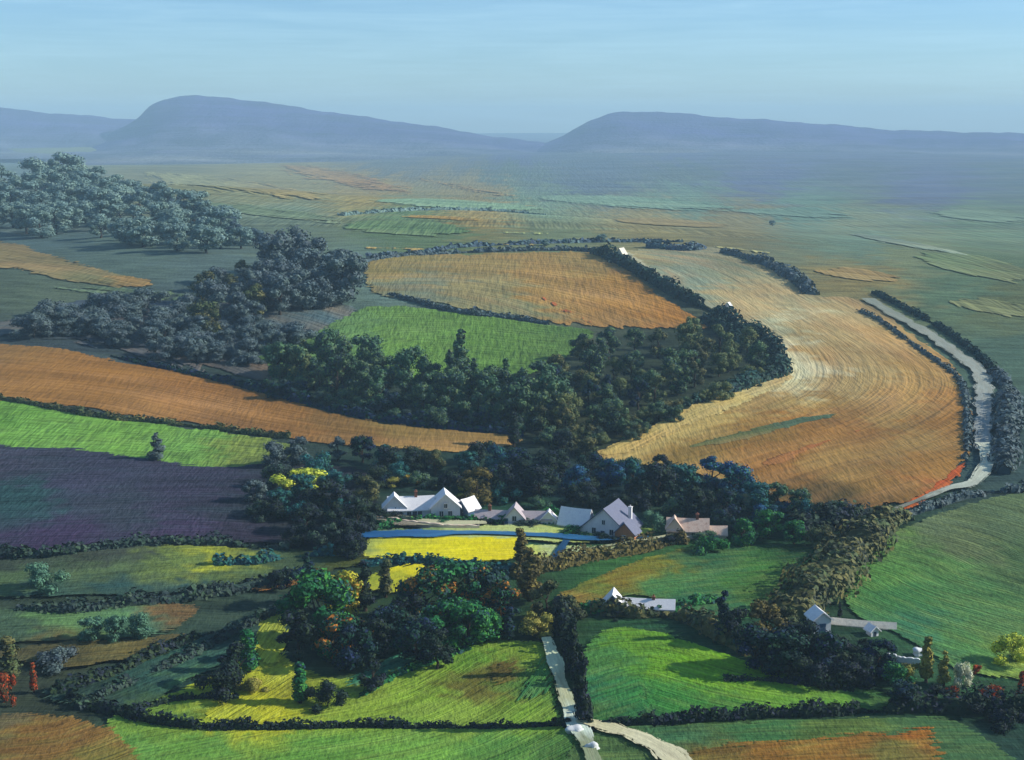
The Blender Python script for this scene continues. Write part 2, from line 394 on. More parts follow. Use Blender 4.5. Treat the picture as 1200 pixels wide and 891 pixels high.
field('fallow_field', [(-170, 276), (0, 282), (60, 298), (120, 314), (186, 330), (150, 340), (80, 332), (0, 316), (-170, 312)],
      [(0, 296, (150, 122, 80)), (60, 312, (140, 116, 78)), (120, 324, (120, 108, 74)), (170, 332, (150, 112, 64))], FM_far, [(-170, 290), (60, 312), (180, 332)], 2)
field('heath', [(-170, 384), (20, 372), (90, 350), (160, 345), (230, 352), (300, 330), (420, 360), (420, 392), (380, 430), (330, 452), (270, 446), (200, 430), (120, 414), (40, 400), (-170, 398)],
      [(40, 385, (84, 92, 96)), (130, 375, (70, 78, 90)), (230, 390, (62, 70, 82)), (330, 400, (76, 90, 96)), (380, 385, (88, 104, 108)), (300, 430, (60, 70, 78)), (200, 415, (72, 82, 92))], FM_far, [(-170, 380), (160, 372), (330, 420)], 2, feather=8)
field('pasture', [(-170, 462), (30, 472), (100, 486), (200, 499), (300, 512), (350, 524), (330, 545), (270, 556), (190, 552), (100, 545), (-170, 540)],
      [(10, 485, (112, 156, 62)), (60, 510, (124, 166, 72)), (150, 505, (122, 162, 68)), (230, 525, (116, 154, 70)), (300, 522, (136, 146, 66)), (330, 530, (112, 122, 62))],
      FM_grass_mid, [(-170, 500), (150, 515), (350, 530)], 3)
field('heather_field', [(-170, 522), (40, 524), (110, 528), (190, 540), (260, 548), (330, 540), (390, 545), (440, 560), (440, 650), (330, 644), (260, 640), (180, 636), (100, 646), (40, 656), (-170, 662)],  # field sheet in dark purple tones, darkest towards its right end
      [(10, 540, (68, 62, 80)), (30, 580, (54, 84, 84)), (100, 560, (68, 62, 84)), (150, 600, (64, 66, 78)), (60, 630, (72, 54, 84)), (200, 625, (70, 54, 82)), (220, 570, (64, 56, 78)), (300, 590, (50, 52, 62)), (340, 600, (52, 50, 56)), (400, 620, (34, 34, 40)), (300, 625, (58, 48, 66))],
      FM_dark, [(-170, 610), (100, 600), (240, 596), (440, 606)], 4, feather=7)
field('meadow', [(-170, 668), (40, 656), (110, 646), (200, 640), (300, 644), (430, 648), (430, 664), (330, 684), (220, 698), (100, 702), (-170, 704)],
      [(20, 660, (70, 76, 64)), (30, 685, (92, 110, 70)), (120, 652, (70, 72, 64)), (130, 672, (92, 106, 68)), (200, 662, (112, 126, 66)), (232, 660, (190, 180, 56)), (260, 674, (96, 112, 66)), (330, 660, (70, 84, 58)), (60, 700, (70, 96, 84)), (150, 692, (54, 82, 78)), (230, 688, (48, 72, 72)), (400, 660, (80, 84, 40))],
      FM_rough, [(-170, 690), (100, 668), (250, 656), (430, 656)], 4)
field('meadow', [(-170, 712), (40, 714), (120, 712), (190, 706), (240, 716), (200, 745), (120, 756), (20, 760), (-170, 760)],
      [(20, 740, (74, 94, 72)), (70, 730, (108, 140, 84)), (140, 722, (100, 134, 86)), (170, 735, (84, 118, 92)), (215, 715, (128, 92, 60)), (60, 755, (110, 92, 56))],
      FM_rough, [(-170, 740), (240, 716)], 5, feather=8)
field('fallow_strip', [(-20, 770), (60, 756), (150, 752), (220, 745), (200, 764), (130, 782), (60, 786)],
      [(40, 768, (96, 84, 56)), (130, 762, (116, 96, 56)), (190, 754, (96, 82, 54))], FM_rough, [(-20, 776), (220, 750)], 6)
field('fallow_strip', [(292, 686), (330, 678), (372, 668), (376, 676), (340, 692), (300, 698)],
      [(300, 692, (160, 98, 48)), (360, 676, (140, 90, 44))], FM_rough, [(292, 694), (376, 670)], 6)
field('wet_meadow', [(40, 812), (140, 780), (220, 752), (300, 715), (350, 715), (360, 740), (290, 776), (230, 802), (170, 834), (90, 836)],
      [(100, 815, (56, 76, 66)), (180, 790, (52, 84, 76)), (240, 770, (58, 92, 80)), (280, 740, (44, 66, 64)), (330, 725, (50, 74, 66)), (230, 795, (84, 116, 74)), (180, 825, (76, 100, 62))],
      FM_rough, [(60, 830), (350, 720)], 5, feather=9)
field('ploughed_field', [(-170, 838), (40, 836), (110, 846), (156, 868), (150, 910), (-170, 910)],
      [(10, 850, (110, 92, 66)), (60, 868, (140, 96, 50)), (120, 862, (150, 104, 56)), (80, 890, (140, 98, 52)), (10, 890, (128, 90, 50)), (140, 890, (124, 104, 50))],
      FM_near, [(-170, 900), (60, 886), (180, 842)], 5, feather=10)
field('meadow', [(120, 850), (170, 826), (240, 796), (310, 768), (400, 796), (470, 780), (520, 764), (560, 752), (640, 756), (652, 800), (664, 852), (700, 910), (140, 910)],
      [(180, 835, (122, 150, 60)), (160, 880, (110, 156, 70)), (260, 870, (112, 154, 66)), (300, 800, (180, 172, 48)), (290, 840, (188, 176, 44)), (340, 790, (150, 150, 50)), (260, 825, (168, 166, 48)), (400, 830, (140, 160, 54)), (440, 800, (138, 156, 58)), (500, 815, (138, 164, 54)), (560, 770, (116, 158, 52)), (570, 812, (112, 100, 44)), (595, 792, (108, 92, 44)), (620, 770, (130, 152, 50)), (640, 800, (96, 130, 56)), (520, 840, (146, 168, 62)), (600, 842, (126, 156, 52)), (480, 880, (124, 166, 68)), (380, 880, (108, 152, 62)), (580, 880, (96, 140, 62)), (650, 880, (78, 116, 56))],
      FM_near, [(120, 880), (300, 845), (460, 815), (560, 765), (650, 745)], 3)
field('meadow', [(398, 800), (440, 776), (500, 752), (540, 744), (530, 764), (470, 790), (420, 812)],
      [(420, 800, (60, 120, 92)), (500, 764, (70, 136, 106))], FM_near, [(400, 808), (540, 748)], 4, feather=9)
field('meadow', [(600, 828), (606, 800), (630, 768), (650, 764), (656, 800), (650, 820)],
      [(620, 815, (64, 116, 66)), (640, 780, (84, 134, 62))], FM_near, [(604, 826), (650, 765)], 5, feather=12)
field('fallow_strip', [(560, 800), (572, 776), (614, 774), (612, 800), (590, 814)],
      [(580, 800, (112, 92, 42)), (600, 785, (104, 84, 40))], FM_near, [(556, 806), (612, 784)], 5, feather=14)
field('yellow_field', [(236, 838), (300, 800), (330, 768), (350, 790), (344, 822), (326, 846), (270, 850)],
      [(260, 836, (180, 172, 50)), (300, 825, (196, 182, 46)), (330, 790, (186, 176, 56)), (340, 810, (140, 130, 40))], FM_near, [(236, 846), (350, 776)], 4)
field('yellow_field', [(296, 762), (304, 726), (338, 722), (340, 752), (336, 778), (306, 782)],
      [(310, 735, (150, 150, 60)), (322, 760, (196, 186, 60)), (330, 775, (200, 190, 70))], FM_near, [(300, 780), (338, 726)], 5)
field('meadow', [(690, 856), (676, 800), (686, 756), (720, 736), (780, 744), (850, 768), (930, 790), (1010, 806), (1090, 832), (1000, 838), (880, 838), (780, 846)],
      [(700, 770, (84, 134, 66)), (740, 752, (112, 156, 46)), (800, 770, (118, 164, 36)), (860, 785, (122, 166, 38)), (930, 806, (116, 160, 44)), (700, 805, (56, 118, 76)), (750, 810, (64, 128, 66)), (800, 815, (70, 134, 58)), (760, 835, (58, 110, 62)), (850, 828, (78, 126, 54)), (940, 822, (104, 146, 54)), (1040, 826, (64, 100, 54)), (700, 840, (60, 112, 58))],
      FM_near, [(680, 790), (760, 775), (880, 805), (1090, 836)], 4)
field('meadow', [(690, 858), (780, 852), (900, 846), (1030, 842), (1130, 850), (1180, 930), (690, 930)],
      [(720, 875, (84, 110, 62)), (800, 862, (76, 118, 76)), (900, 855, (72, 116, 66)), (1000, 860, (96, 116, 56)), (1100, 870, (74, 106, 66)), (820, 885, (116, 92, 44))],
      FM_near, [(690, 885), (1160, 868)], 4)
field('bracken_field', [(800, 880), (870, 868), (960, 862), (1040, 856), (1100, 850), (1106, 866), (1090, 910), (790, 910)],
      [(840, 882, (130, 96, 46)), (920, 876, (156, 102, 44)), (1000, 876, (152, 100, 44)), (1080, 858, (168, 96, 38)), (1060, 880, (116, 96, 48))],
      FM_near, [(790, 890), (1106, 868)], 5, feather=14)
field('meadow', [(985, 690), (1010, 650), (1050, 622), (1120, 596), (1200, 578), (1480, 556), (1480, 830), (1190, 800), (1120, 786), (1060, 752), (1000, 722)],
      [(1040, 640, (116, 146, 76)), (1020, 680, (100, 144, 70)), (1100, 612, (110, 120, 84)), (1180, 600, (98, 112, 78)), (1140, 640, (112, 120, 80)), (1080, 660, (96, 134, 70)), (1190, 660, (84, 108, 68)), (1060, 700, (76, 126, 68)), (1140, 700, (88, 128, 72)), (1190, 730, (98, 132, 76)), (1080, 740, (70, 122, 84)), (1150, 760, (92, 134, 72)), (1190, 770, (150, 166, 74))],
      FM_near, [(990, 650), (1060, 668), (1140, 700), (1480, 790)], 3)
field('meadow', [(650, 700), (680, 684), (740, 660), (820, 640), (900, 640), (960, 640), (990, 660), (960, 700), (900, 720), (860, 730), (800, 715), (740, 700), (690, 712)],
      [(700, 690, (110, 124, 50)), (690, 700, (150, 110, 50)), (740, 672, (140, 112, 40)), (770, 660, (126, 116, 40)), (800, 680, (76, 124, 68)), (820, 655, (60, 104, 66)), (880, 672, (72, 116, 52)), (900, 690, (76, 108, 48)), (860, 700, (64, 108, 66)), (820, 705, (56, 106, 72)), (930, 650, (44, 78, 46))],
      FM_near, [(650, 700), (760, 676), (980, 656)], 3)
field('rape_field', [(424, 640), (440, 630), (520, 628), (600, 628), (612, 640), (608, 658), (560, 664), (500, 658), (430, 660)],
      [(440, 650, (206, 200, 96)), (480, 648, (232, 210, 44)), (560, 645, (244, 214, 24)), (600, 650, (242, 208, 24)), (430, 642, (150, 160, 90))],
      FM_rape, [(424, 650), (612, 644)], 5)
field('rape_field', [(404, 690), (430, 676), (470, 664), (502, 662), (496, 684), (470, 700), (430, 696)],
      [(430, 684, (166, 168, 52)), (490, 672, (236, 206, 34)), (470, 690, (196, 180, 50))], FM_rape, [(404, 692), (502, 664)], 5)
field('hay_field', [(540, 634), (600, 636), (680, 640), (742, 634), (770, 626), (740, 618), (640, 616), (540, 618), (440, 624), (440, 632)],
      [(460, 628, (120, 140, 90)), (580, 622, (196, 200, 130)), (660, 622, (190, 200, 110)), (720, 630, (184, 194, 110)), (640, 648, (200, 200, 130)), (740, 622, (150, 170, 80))], FM_rape, [(440, 628), (770, 628)], 5)
field('hay_field', [(612, 642), (680, 642), (742, 640), (720, 652), (660, 660), (616, 658)],
      [(630, 650, (206, 200, 110)), (700, 646, (196, 200, 150))], FM_rape, [(612, 650), (742, 642)], 5)

# the open country beyond, in long bands
FM_plain = mat_field('far_crop', 190, 26, .26, .20, (132, 126, 92), .3, .4, .18, (6, 120))
def band(name, x0, y0, x1, y1, th, col, col2=None, bow=0):
    n = 5; top = []; bot = []
    for i in range(n):
        t = i/(n-1); f = math.sin(math.pi*(t*.9+.05))**.6
        cx = x0+(x1-x0)*t; cy = y0+(y1-y0)*t+bow*math.sin(math.pi*t)
        top.append((cx, cy-th*.5*f)); bot.append((cx, cy+th*.5*f))
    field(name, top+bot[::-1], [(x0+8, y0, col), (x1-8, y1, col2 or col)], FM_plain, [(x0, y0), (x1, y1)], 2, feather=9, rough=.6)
for b_ in [('stubble_field', 20, 160, 410, 196, 26, (172, 156, 104), (176, 152, 100)), ('pasture', 0, 176, 190, 204, 14, (120, 126, 86)), ('fallow_field', 318, 198, 488, 224, 28, (176, 134, 78), (170, 120, 62)),
           ('stubble_field', 462, 206, 622, 234, 12, (168, 132, 80)), ('pasture', 432, 236, 640, 246, 13, (140, 164, 128)), ('pasture', 630, 232, 870, 246, 18, (138, 160, 132), (130, 152, 126)),
           ('pasture', 400, 266, 560, 272, 24, (108, 130, 84)), ('stubble_field', 466, 254, 574, 259, 7, (184, 138, 72)), ('stubble_field', 560, 272, 748, 276, 6, (188, 184, 124)), ('fallow_field', 716, 258, 860, 266, 11, (158, 130, 88)),
           ('fallow_field', 950, 316, 1066, 330, 20, (166, 130, 84)), ('stubble_field', 990, 274, 1140, 300, 9, (132, 140, 120)), ('stubble_field', 826, 288, 930, 300, 7, (176, 158, 110)), ('pasture', 1070, 300, 1230, 330, 30, (116, 128, 86), (124, 122, 84)),
           ('pasture', 1080, 248, 1230, 262, 18, (134, 150, 122)), ('pasture', 850, 246, 1010, 256, 14, (126, 148, 126)), ('fallow_field', 1110, 352, 1230, 372, 24, (126, 122, 84)), 
           ('stubble_field', 160, 206, 400, 236, 26, (160, 148, 100), (166, 138, 88)), ('fallow_field', 560, 286, 690, 288, 6, (166, 138, 88)), ('pasture', 200, 236, 420, 262, 18, (128, 140, 106)), ('fallow_field', 420, 290, 540, 293, 8, (178, 142, 86)),
           ('pasture', 560, 206, 800, 218, 9, (112, 128, 120)), ('pasture', 60, 336, 300, 356, 20, (104, 118, 90))]:
    band(*b_)

# stream, lane, tracks
def ribbon(name, pts, widths, ctrl, mat, layer=7, kind='structure'):
    """a strip along a line of photo points; widths in metres"""
    L = [at(*p) for p in spline(pts, 6)]
    ws = np.interp(np.linspace(0, 1, len(L)), np.linspace(0, 1, len(widths)), widths)
    P2 = []; rs = np.random.RandomState(5)
    dens = []
    for i in range(len(L)-1):
        n = max(1, int(np.linalg.norm((L[i+1]-L[i])[:2])/1.5))
        for k in range(n): dens.append((L[i]+(L[i+1]-L[i])*k/n, ws[i]+(ws[i+1]-ws[i])*k/n))
    dens.append((L[-1], ws[-1]))
    verts = []; uv = []; m = 5; u = 0
    for i, (p, w) in enumerate(dens):
        q = dens[min(i+1, len(dens)-1)][0]-dens[max(i-1, 0)][0]
        q = q[:2]/np.linalg.norm(q[:2]); nrm = np.array([-q[1], q[0]])
        w2 = w*(1+.16*math.sin(i*.37)+.12*math.sin(i*.91+2)+rs.uniform(-.06, .06))
        if i: u += np.linalg.norm((p-dens[i-1][0])[:2])
        for k in range(m):
            s = (k/(m-1)-.5)
            xy = p[:2]+nrm*w2*s
            z = float(terr(*xy)) + layer*.06*(1+p[1]/250)
            verts.append((*xy, z)); uv.append((u, s*w))
    fc = [(i*m+k, i*m+k+1, (i+1)*m+k+1, (i+1)*m+k) for i in range(len(dens)-1) for k in range(m-1)]
    me = pymesh(name, verts, fc, [mat], True)
    set_cols(me, idw(np.array(verts), ctrl)); set_uv(me, uv)
    set_edge(me, np.tile([.34, 1, 1.2, 1, .34], len(dens)))
    bm = bmesh.new(); bm.from_mesh(me)
    if sum(f.normal.z for f in bm.faces) < 0: bmesh.ops.reverse_faces(bm, faces=bm.faces)
    bm.to_mesh(me); bm.free()
    return tag(link(bpy.data.objects.new(name, me)), kind=kind)

FM_water = mat_field('blue_water', 12, 1.0, .14, .14, (46, 86, 124), .4, .25, .05, (.8, 1.5))
FM_water.node_tree.nodes['Principled BSDF'].inputs['Roughness'].default_value = .35
ribbon('stream', [(424, 631), (500, 630), (560, 629), (640, 632), (700, 636), (760, 634)], [5, 5, 3, 3.6, 4, 1.4], [(440, 632, (44, 96, 150)), (560, 630, (64, 116, 160)), (640, 632, (52, 104, 150)), (730, 636, (44, 90, 130))], FM_water, 8)
ribbon('stream', [(648, 662), (656, 650), (664, 638)], [2, 2.4, 2], [(650, 650, (30, 70, 106))], FM_water, 8)
ribbon('lane', [(420, 606), (470, 614), (520, 618), (570, 617)], [3, 7, 6, 2.5], [(450, 610, (150, 130, 120)), (520, 618, (206, 190, 160))], FM_lane, 8)
ribbon('lane', [(690, 648), (740, 640), (790, 632), (850, 626)], [1, 1.4, 2.2, 1.6], [(700, 646, (170, 160, 130)), (800, 631, (214, 196, 160))], FM_lane, 8)
ribbon('track', [(640, 752), (650, 780), (660, 812), (672, 846), (690, 880), (700, 905)], [2.0, 2.6, 3.0, 3.2, 2.8, 2.4], [(645, 770, (236, 230, 200)), (660, 812, (196, 184, 150)), (672, 848, (240, 238, 230)), (690, 880, (150, 150, 120))], FM_lane, 8)
ribbon('track', [(676, 850), (712, 858), (744, 868), (776, 884), (800, 902)], [1.6, 3.2, 4.2, 4.6, 4.6], [(700, 856, (236, 212, 176)), (740, 868, (240, 216, 186)), (790, 890, (232, 208, 178))], FM_lane, 9)
ribbon('track', [(1016, 352), (1050, 372), (1086, 392), (1120, 416), (1142, 432), (1152, 446), (1153, 480), (1152, 515), (1154, 530)], [6.5, 7, 6.5, 6.5, 7, 7, 5.5, 5.5, 4], [(1040, 366, (148, 144, 136)), (1100, 402, (158, 152, 146)), (1150, 440, (168, 162, 158)), (1152, 500, (160, 154, 158))], FM_lane, 5)
ribbon('track', [(1152, 522), (1160, 536), (1154, 552), (1138, 570), (1110, 576), (1076, 590), (1030, 606), (1000, 612), (930, 616)], [4.5, 5, 5, 4, 2.8, 2.4, 1.8, 1.4, 1.4], [(1158, 540, (214, 204, 192)), (1120, 574, (196, 188, 180)), (1060, 596, (140, 132, 124)), (960, 615, (186, 110, 70))], FM_lane, 6)
ribbon('track', [(728, 298), (760, 318), (800, 342), (850, 372), (876, 392)], [10, 6, 4, 3, 2], [(730, 300, (196, 178, 150)), (800, 342, (170, 158, 134))], FM_lane, 5)

# ------------------------------------------------------------------ foliage meshes
def leaf_mesh(name, pts, nrm, size, rnd, core=None, aspect=.55, seed=0, hang=0):
    rs = np.random.RandomState(seed)
    n = len(pts)
    nrm = nrm + rs.normal(0, .36, nrm.shape)
    nrm /= np.linalg.norm(nrm, axis=1, keepdims=True)+1e-9
    up = rs.normal(0, 1, nrm.shape); up[:, 2] += hang
    t = np.cross(nrm, up); t /= np.linalg.norm(t, axis=1, keepdims=True)+1e-9
    b = np.cross(nrm, t)
    s = size*rs.uniform(.6, 1.4, n)[:, None]
    shape = [(1, 0), (.45, .9), (-.5, .8), (-1, 0), (-.45, -.85), (.5, -.8)]
    V = np.empty((n, 6, 3))
    for k, (u, v) in enumerate(shape):
        ju = u*(1+rs.uniform(-.25, .25, (n, 1))); jv = v*(1+rs.uniform(-.3, .3, (n, 1)))
        V[:, k] = pts + b*s*ju*.5*1.25 + t*s*jv*.5*aspect*1.5 + nrm*s*(.12*abs(v)-.06)
    verts = V.reshape(-1, 3); faces = np.arange(n*6).reshape(n, 6)
    fl = faces.tolist(); rv = np.repeat(rnd, 6)
    if core is not None:
        cv, cf, cr = core
        fl = fl + [[i+len(verts) for i in f] for f in cf]
        verts = np.concatenate([verts, cv]); rv = np.concatenate([rv, np.full(len(cv), cr)])
    me = bpy.data.meshes.new(name)
    me.from_pydata(verts.tolist(), [], fl)
    a = me.attributes.new('rnd', 'FLOAT', 'POINT'); a.data.foreach_set('value', rv.astype(np.float32))
    me.update()
    return me

def ico(r, c, seed=0, sub=2):
    bm = bmesh.new(); bmesh.ops.create_icosphere(bm, subdivisions=sub, radius=1)
    rs = np.random.RandomState(seed)
    ph = rs.uniform(0, 6, 6)
    v = np.array([p.co[:] for p in bm.verts])
    k = 1+.14*np.sin(v[:, 0]*5+ph[0])+.12*np.sin(v[:, 1]*6+ph[1])+.12*np.sin(v[:, 2]*5+ph[2])
    v = v*k[:, None]*np.array(r)+np.array(c)
    f = [[q.index for q in p.verts] for p in bm.faces]
    bm.free()
    return v, f
def join(parts):
    V = []; Fc = []; o = 0
    for v, f in parts:
        V.append(v); Fc += [[i+o for i in q] for q in f]; o += len(v)
    return np.concatenate(V), Fc

def crown(name, kind, seed, nleaf=620, leaf=.75):
    """crown of a tree 10 m tall, base of the tree at z = 0"""
    rs = np.random.RandomState(seed)
    C = []; 
    if kind == 'round':
        for i in range(19):
            a = rs.uniform(0, 2*math.pi); h = rs.uniform(1.5, 8.6)
            rr = 3.5*math.sqrt(max(.05, 1-((h-5.4)/4.2)**2))*rs.uniform(.35, .95)
            C.append((rr*math.cos(a), rr*math.sin(a), h, rs.uniform(1.1, 1.9)))
        C.append((0, 0, 8.3, 1.5))
    elif kind == 'tall':
        for i in range(13):
            h = 1.6+i*.62+rs.uniform(-.3, .3); a = rs.uniform(0, 6.28)
            rr = rs.uniform(.1, .8)*(1-.45*(h/10))
            C.append((rr*math.cos(a), rr*math.sin(a), h, rs.uniform(.8, 1.25)*(1.15-.06*h)))
    elif kind == 'conifer':
        for i in range(20):
            h = 1.2+i*.43; R0 = 2.5*(1-h/10.4)
            a = rs.uniform(0, 6.28); rr = R0*rs.uniform(.3, .8)
            C.append((rr*math.cos(a), rr*math.sin(a), h, .35+R0*.42))
        C.append((0, 0, 9.4, .35))
    elif kind == 'ragged':
        for i in range(12):
            a = rs.uniform(0, 2*math.pi); h = rs.uniform(1.3, 8.8)
            rr = rs.uniform(.4, 3.4)*(1-.05*h)
            C.append((rr*math.cos(a), rr*math.sin(a), h, rs.uniform(.8, 1.6)))
        C.append((rs.uniform(-1, 1), 0, 9, 1.0))
    elif kind == 'bush':
        for i in range(12):
            a = rs.uniform(0, 2*math.pi); rr = rs.uniform(.3, 4.4); h = rs.uniform(1.2, 6.8)*(1-.012*rr*rr)
            C.append((rr*math.cos(a), rr*math.sin(a), h, rs.uniform(1.3, 2.2)))
    C = np.array(C)
    w = C[:, 3]**2; w /= w.sum()
    ci = rs.choice(len(C), nleaf, p=w)
    d = rs.normal(0, 1, (nleaf, 3)); d /= np.linalg.norm(d, axis=1, keepdims=True)
    rad = C[ci, 3]*rs.uniform(.55, 1.12, nleaf)
    pts = C[ci, :3]+d*rad[:, None]*np.array([1, 1, .85])
    pts[:, 2] = np.maximum(pts[:, 2], .25)
    crnd = rs.uniform(0, 1, len(C))
    rnd = (crnd[ci]*.75 + rs.uniform(0, .35, nleaf)) % 1
    parts = [ico((c[3]*.62,)*3, c[:3], seed+i, 1) for i, c in enumerate(C)]
    cv, cf = join(parts)
    return leaf_mesh(name, pts, d*1.2, leaf, rnd, (cv, cf, .12), seed=seed, hang=.5 if kind != 'bush' else 0)

def tube(path, radii, n=7):
    V = []; Fc = []
    for i, (p, r) in enumerate(zip(path, radii)):
        for k in range(n):
            a = 2*math.pi*k/n; V.append((p[0]+r*math.cos(a), p[1]+r*math.sin(a), p[2]))
    for i in range(len(path)-1):
        for k in range(n):
            Fc.append([i*n+k, i*n+(k+1) % n, (i+1)*n+(k+1) % n, (i+1)*n+k])
    return np.array(V), Fc
def trunk_mesh(name, seed, kind):
    rs = np.random.RandomState(seed)
    top = {'round': 6.2, 'tall': 8.6, 'conifer': 9.0, 'ragged': 7.2, 'bush': 3.0}[kind]
    base = {'round': .36, 'tall': .28, 'conifer': .26, 'ragged': .34, 'bush': .22}[kind]
    parts = [tube([(rs.normal(0, .06)*i, rs.normal(0, .06)*i, -.6+(top+.6)*i/6) for i in range(7)], [base*(1.35 if i == 0 else 1-.13*i) for i in range(7)])]
    nl = {'round': 6, 'ragged': 6, 'tall': 3, 'conifer': 3, 'bush': 5}[kind]
    for k in range(nl):
        a = rs.uniform(0, 6.28); h0 = top*rs.uniform(.3, .7); ln = rs.uniform(1.2, 3.0)*(1 if kind in ('round', 'ragged', 'bush') else .4)
        pth = [(ln*t*math.cos(a), ln*t*math.sin(a), h0+ln*(.9*t-.15*t*t)) for t in (0, .35, .7, 1)]
        parts.append(tube(pth, [base*.45, base*.33, base*.2, base*.08], 5))
    v, f = join(parts)
    return pymesh(name, v, f, [bark], True)
bark = mat_plain('bark', (64, 54, 44), .3, 3, .5, .9, (40, 40, 36))

PROTO = {}
for kind, nv in (('round', 5), ('tall', 3), ('conifer', 3), ('ragged', 4), ('bush', 4)):
    PROTO[kind] = [(crown(kind+'_crown', kind, 100+len(PROTO)*40+i, {'round': 2800, 'bush': 2400, 'conifer': 2000, 'tall': 1900, 'ragged': 1900}[kind], {'conifer': .34, 'tall': .36}.get(kind, .41)),
                    trunk_mesh(kind+'_trunk', 300+len(PROTO)*40+i, kind)) for i in range(nv)]

PAL = {
 'wood': mat_foliage('wood_leaves', [(34, 54, 40), (44, 64, 46), (28, 40, 44), (50, 68, 44), (30, 40, 56), (62, 72, 46), (38, 56, 50)], 2.9),
 'belt': mat_foliage('belt_leaves', [(30, 48, 38), (48, 66, 46), (26, 36, 50), (64, 76, 48), (28, 48, 42), (56, 64, 42), (26, 36, 44)], 2.8),
 'oakbrown': mat_foliage('brown_green_leaves', [(58, 62, 38), (70, 72, 46), (48, 60, 42), (76, 72, 42), (40, 52, 42), (64, 70, 50)], 2.7),
 'slate': mat_foliage('slate_leaves', [(66, 76, 90), (76, 88, 102), (58, 68, 80), (86, 96, 104), (62, 72, 76), (72, 78, 92)], 1.45),  # blue-grey of distance haze mixed into the leaf colours
 'ridge': mat_foliage('grey_green_leaves', [(90, 108, 118), (98, 116, 122), (82, 98, 114), (110, 124, 124), (88, 104, 108)], 1.4),  # far wood: leaf colours tinted towards the haze
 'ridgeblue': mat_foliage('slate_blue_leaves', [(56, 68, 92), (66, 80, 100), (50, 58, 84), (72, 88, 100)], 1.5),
 'teal': mat_foliage('teal_leaves', [(22, 56, 66), (28, 70, 80), (20, 44, 56), (36, 76, 74), (18, 40, 62), (30, 60, 50)], 2.3),
 'blue': mat_foliage('blue_green_leaves', [(20, 42, 84), (24, 56, 96), (18, 32, 66), (26, 62, 84), (16, 26, 52), (30, 66, 66)], 2.4),
 'dark': mat_foliage('dark_leaves', [(20, 30, 28), (26, 40, 32), (16, 22, 34), (34, 44, 28), (18, 26, 24), (24, 28, 44)], 2.2),
 'green': mat_foliage('deep_green_leaves', [(16, 54, 32), (22, 70, 40), (14, 40, 34), (34, 80, 40), (16, 30, 52), (44, 84, 36)], 2.5),
 'autumn': mat_foliage('green_and_rust_leaves', [(18, 52, 34), (26, 66, 38), (16, 34, 44), (60, 70, 30), (150, 84, 34), (30, 60, 34), (24, 40, 50)], 2.0),
 'gold': mat_foliage('gold_leaves', [(150, 140, 46), (176, 160, 50), (110, 116, 44), (186, 120, 44), (128, 132, 52), (84, 92, 40)], 1.35),
 'yellow': mat_foliage('yellow_leaves', [(176, 176, 56), (190, 186, 60), (140, 150, 54), (196, 190, 80), (110, 126, 48)], 1.3),
 'brown': mat_foliage('brown_leaves', [(56, 48, 26), (70, 60, 32), (40, 36, 24), (84, 72, 36), (48, 44, 30)], 2.5),
 'olive': mat_foliage('olive_leaves', [(96, 92, 44), (112, 104, 48), (74, 76, 40), (122, 110, 56)], 1.9),
 'red': mat_foliage('red_leaves', [(190, 66, 34), (206, 84, 40), (60, 66, 46), (170, 58, 34), (50, 60, 44)], 1.2),
 'blossom': mat_foliage('blossom_leaves', [(238, 230, 222), (230, 220, 214), (236, 226, 216), (130, 140, 116), (232, 220, 208)], 1.0),
 'navy': mat_foliage('navy_leaves', [(16, 40, 30), (18, 24, 62), (16, 36, 34), (24, 32, 72), (22, 52, 34), (18, 24, 36), (20, 46, 40)], 1.8),
 'tealbush': mat_foliage('grey_teal_leaves', [(84, 118, 104), (76, 108, 100), (94, 126, 108), (68, 98, 92)], 1.15),
 'darkslate': mat_foliage('dark_slate_leaves', [(34, 48, 48), (44, 56, 54), (36, 42, 52), (40, 58, 46), (52, 62, 56), (30, 38, 44)], 1.9),  # dark slate leaf colours for low hedges and bushes
 'darkteal': mat_foliage('dark_teal_leaves', [(24, 48, 52), (34, 62, 60), (22, 38, 50), (40, 60, 52), (28, 44, 40)], 1.5),
 'umber': mat_foliage('umber_leaves', [(60, 58, 38), (74, 68, 42), (46, 50, 36), (52, 60, 38), (38, 40, 34)], 2.5),
}
KNAME = {'round': 'broadleaf_tree', 'tall': 'slender_tree', 'conifer': 'conifer_tree', 'ragged': 'broadleaf_tree', 'bush': 'shrub'}
KASP = {'round': 7.6, 'tall': 3.4, 'conifer': 4.4, 'ragged': 7.0, 'bush': 10.0}
KTOP = {'round': 9.9, 'tall': 9.9, 'conifer': 9.8, 'ragged': 9.9, 'bush': 7.6}
_cnt = {}
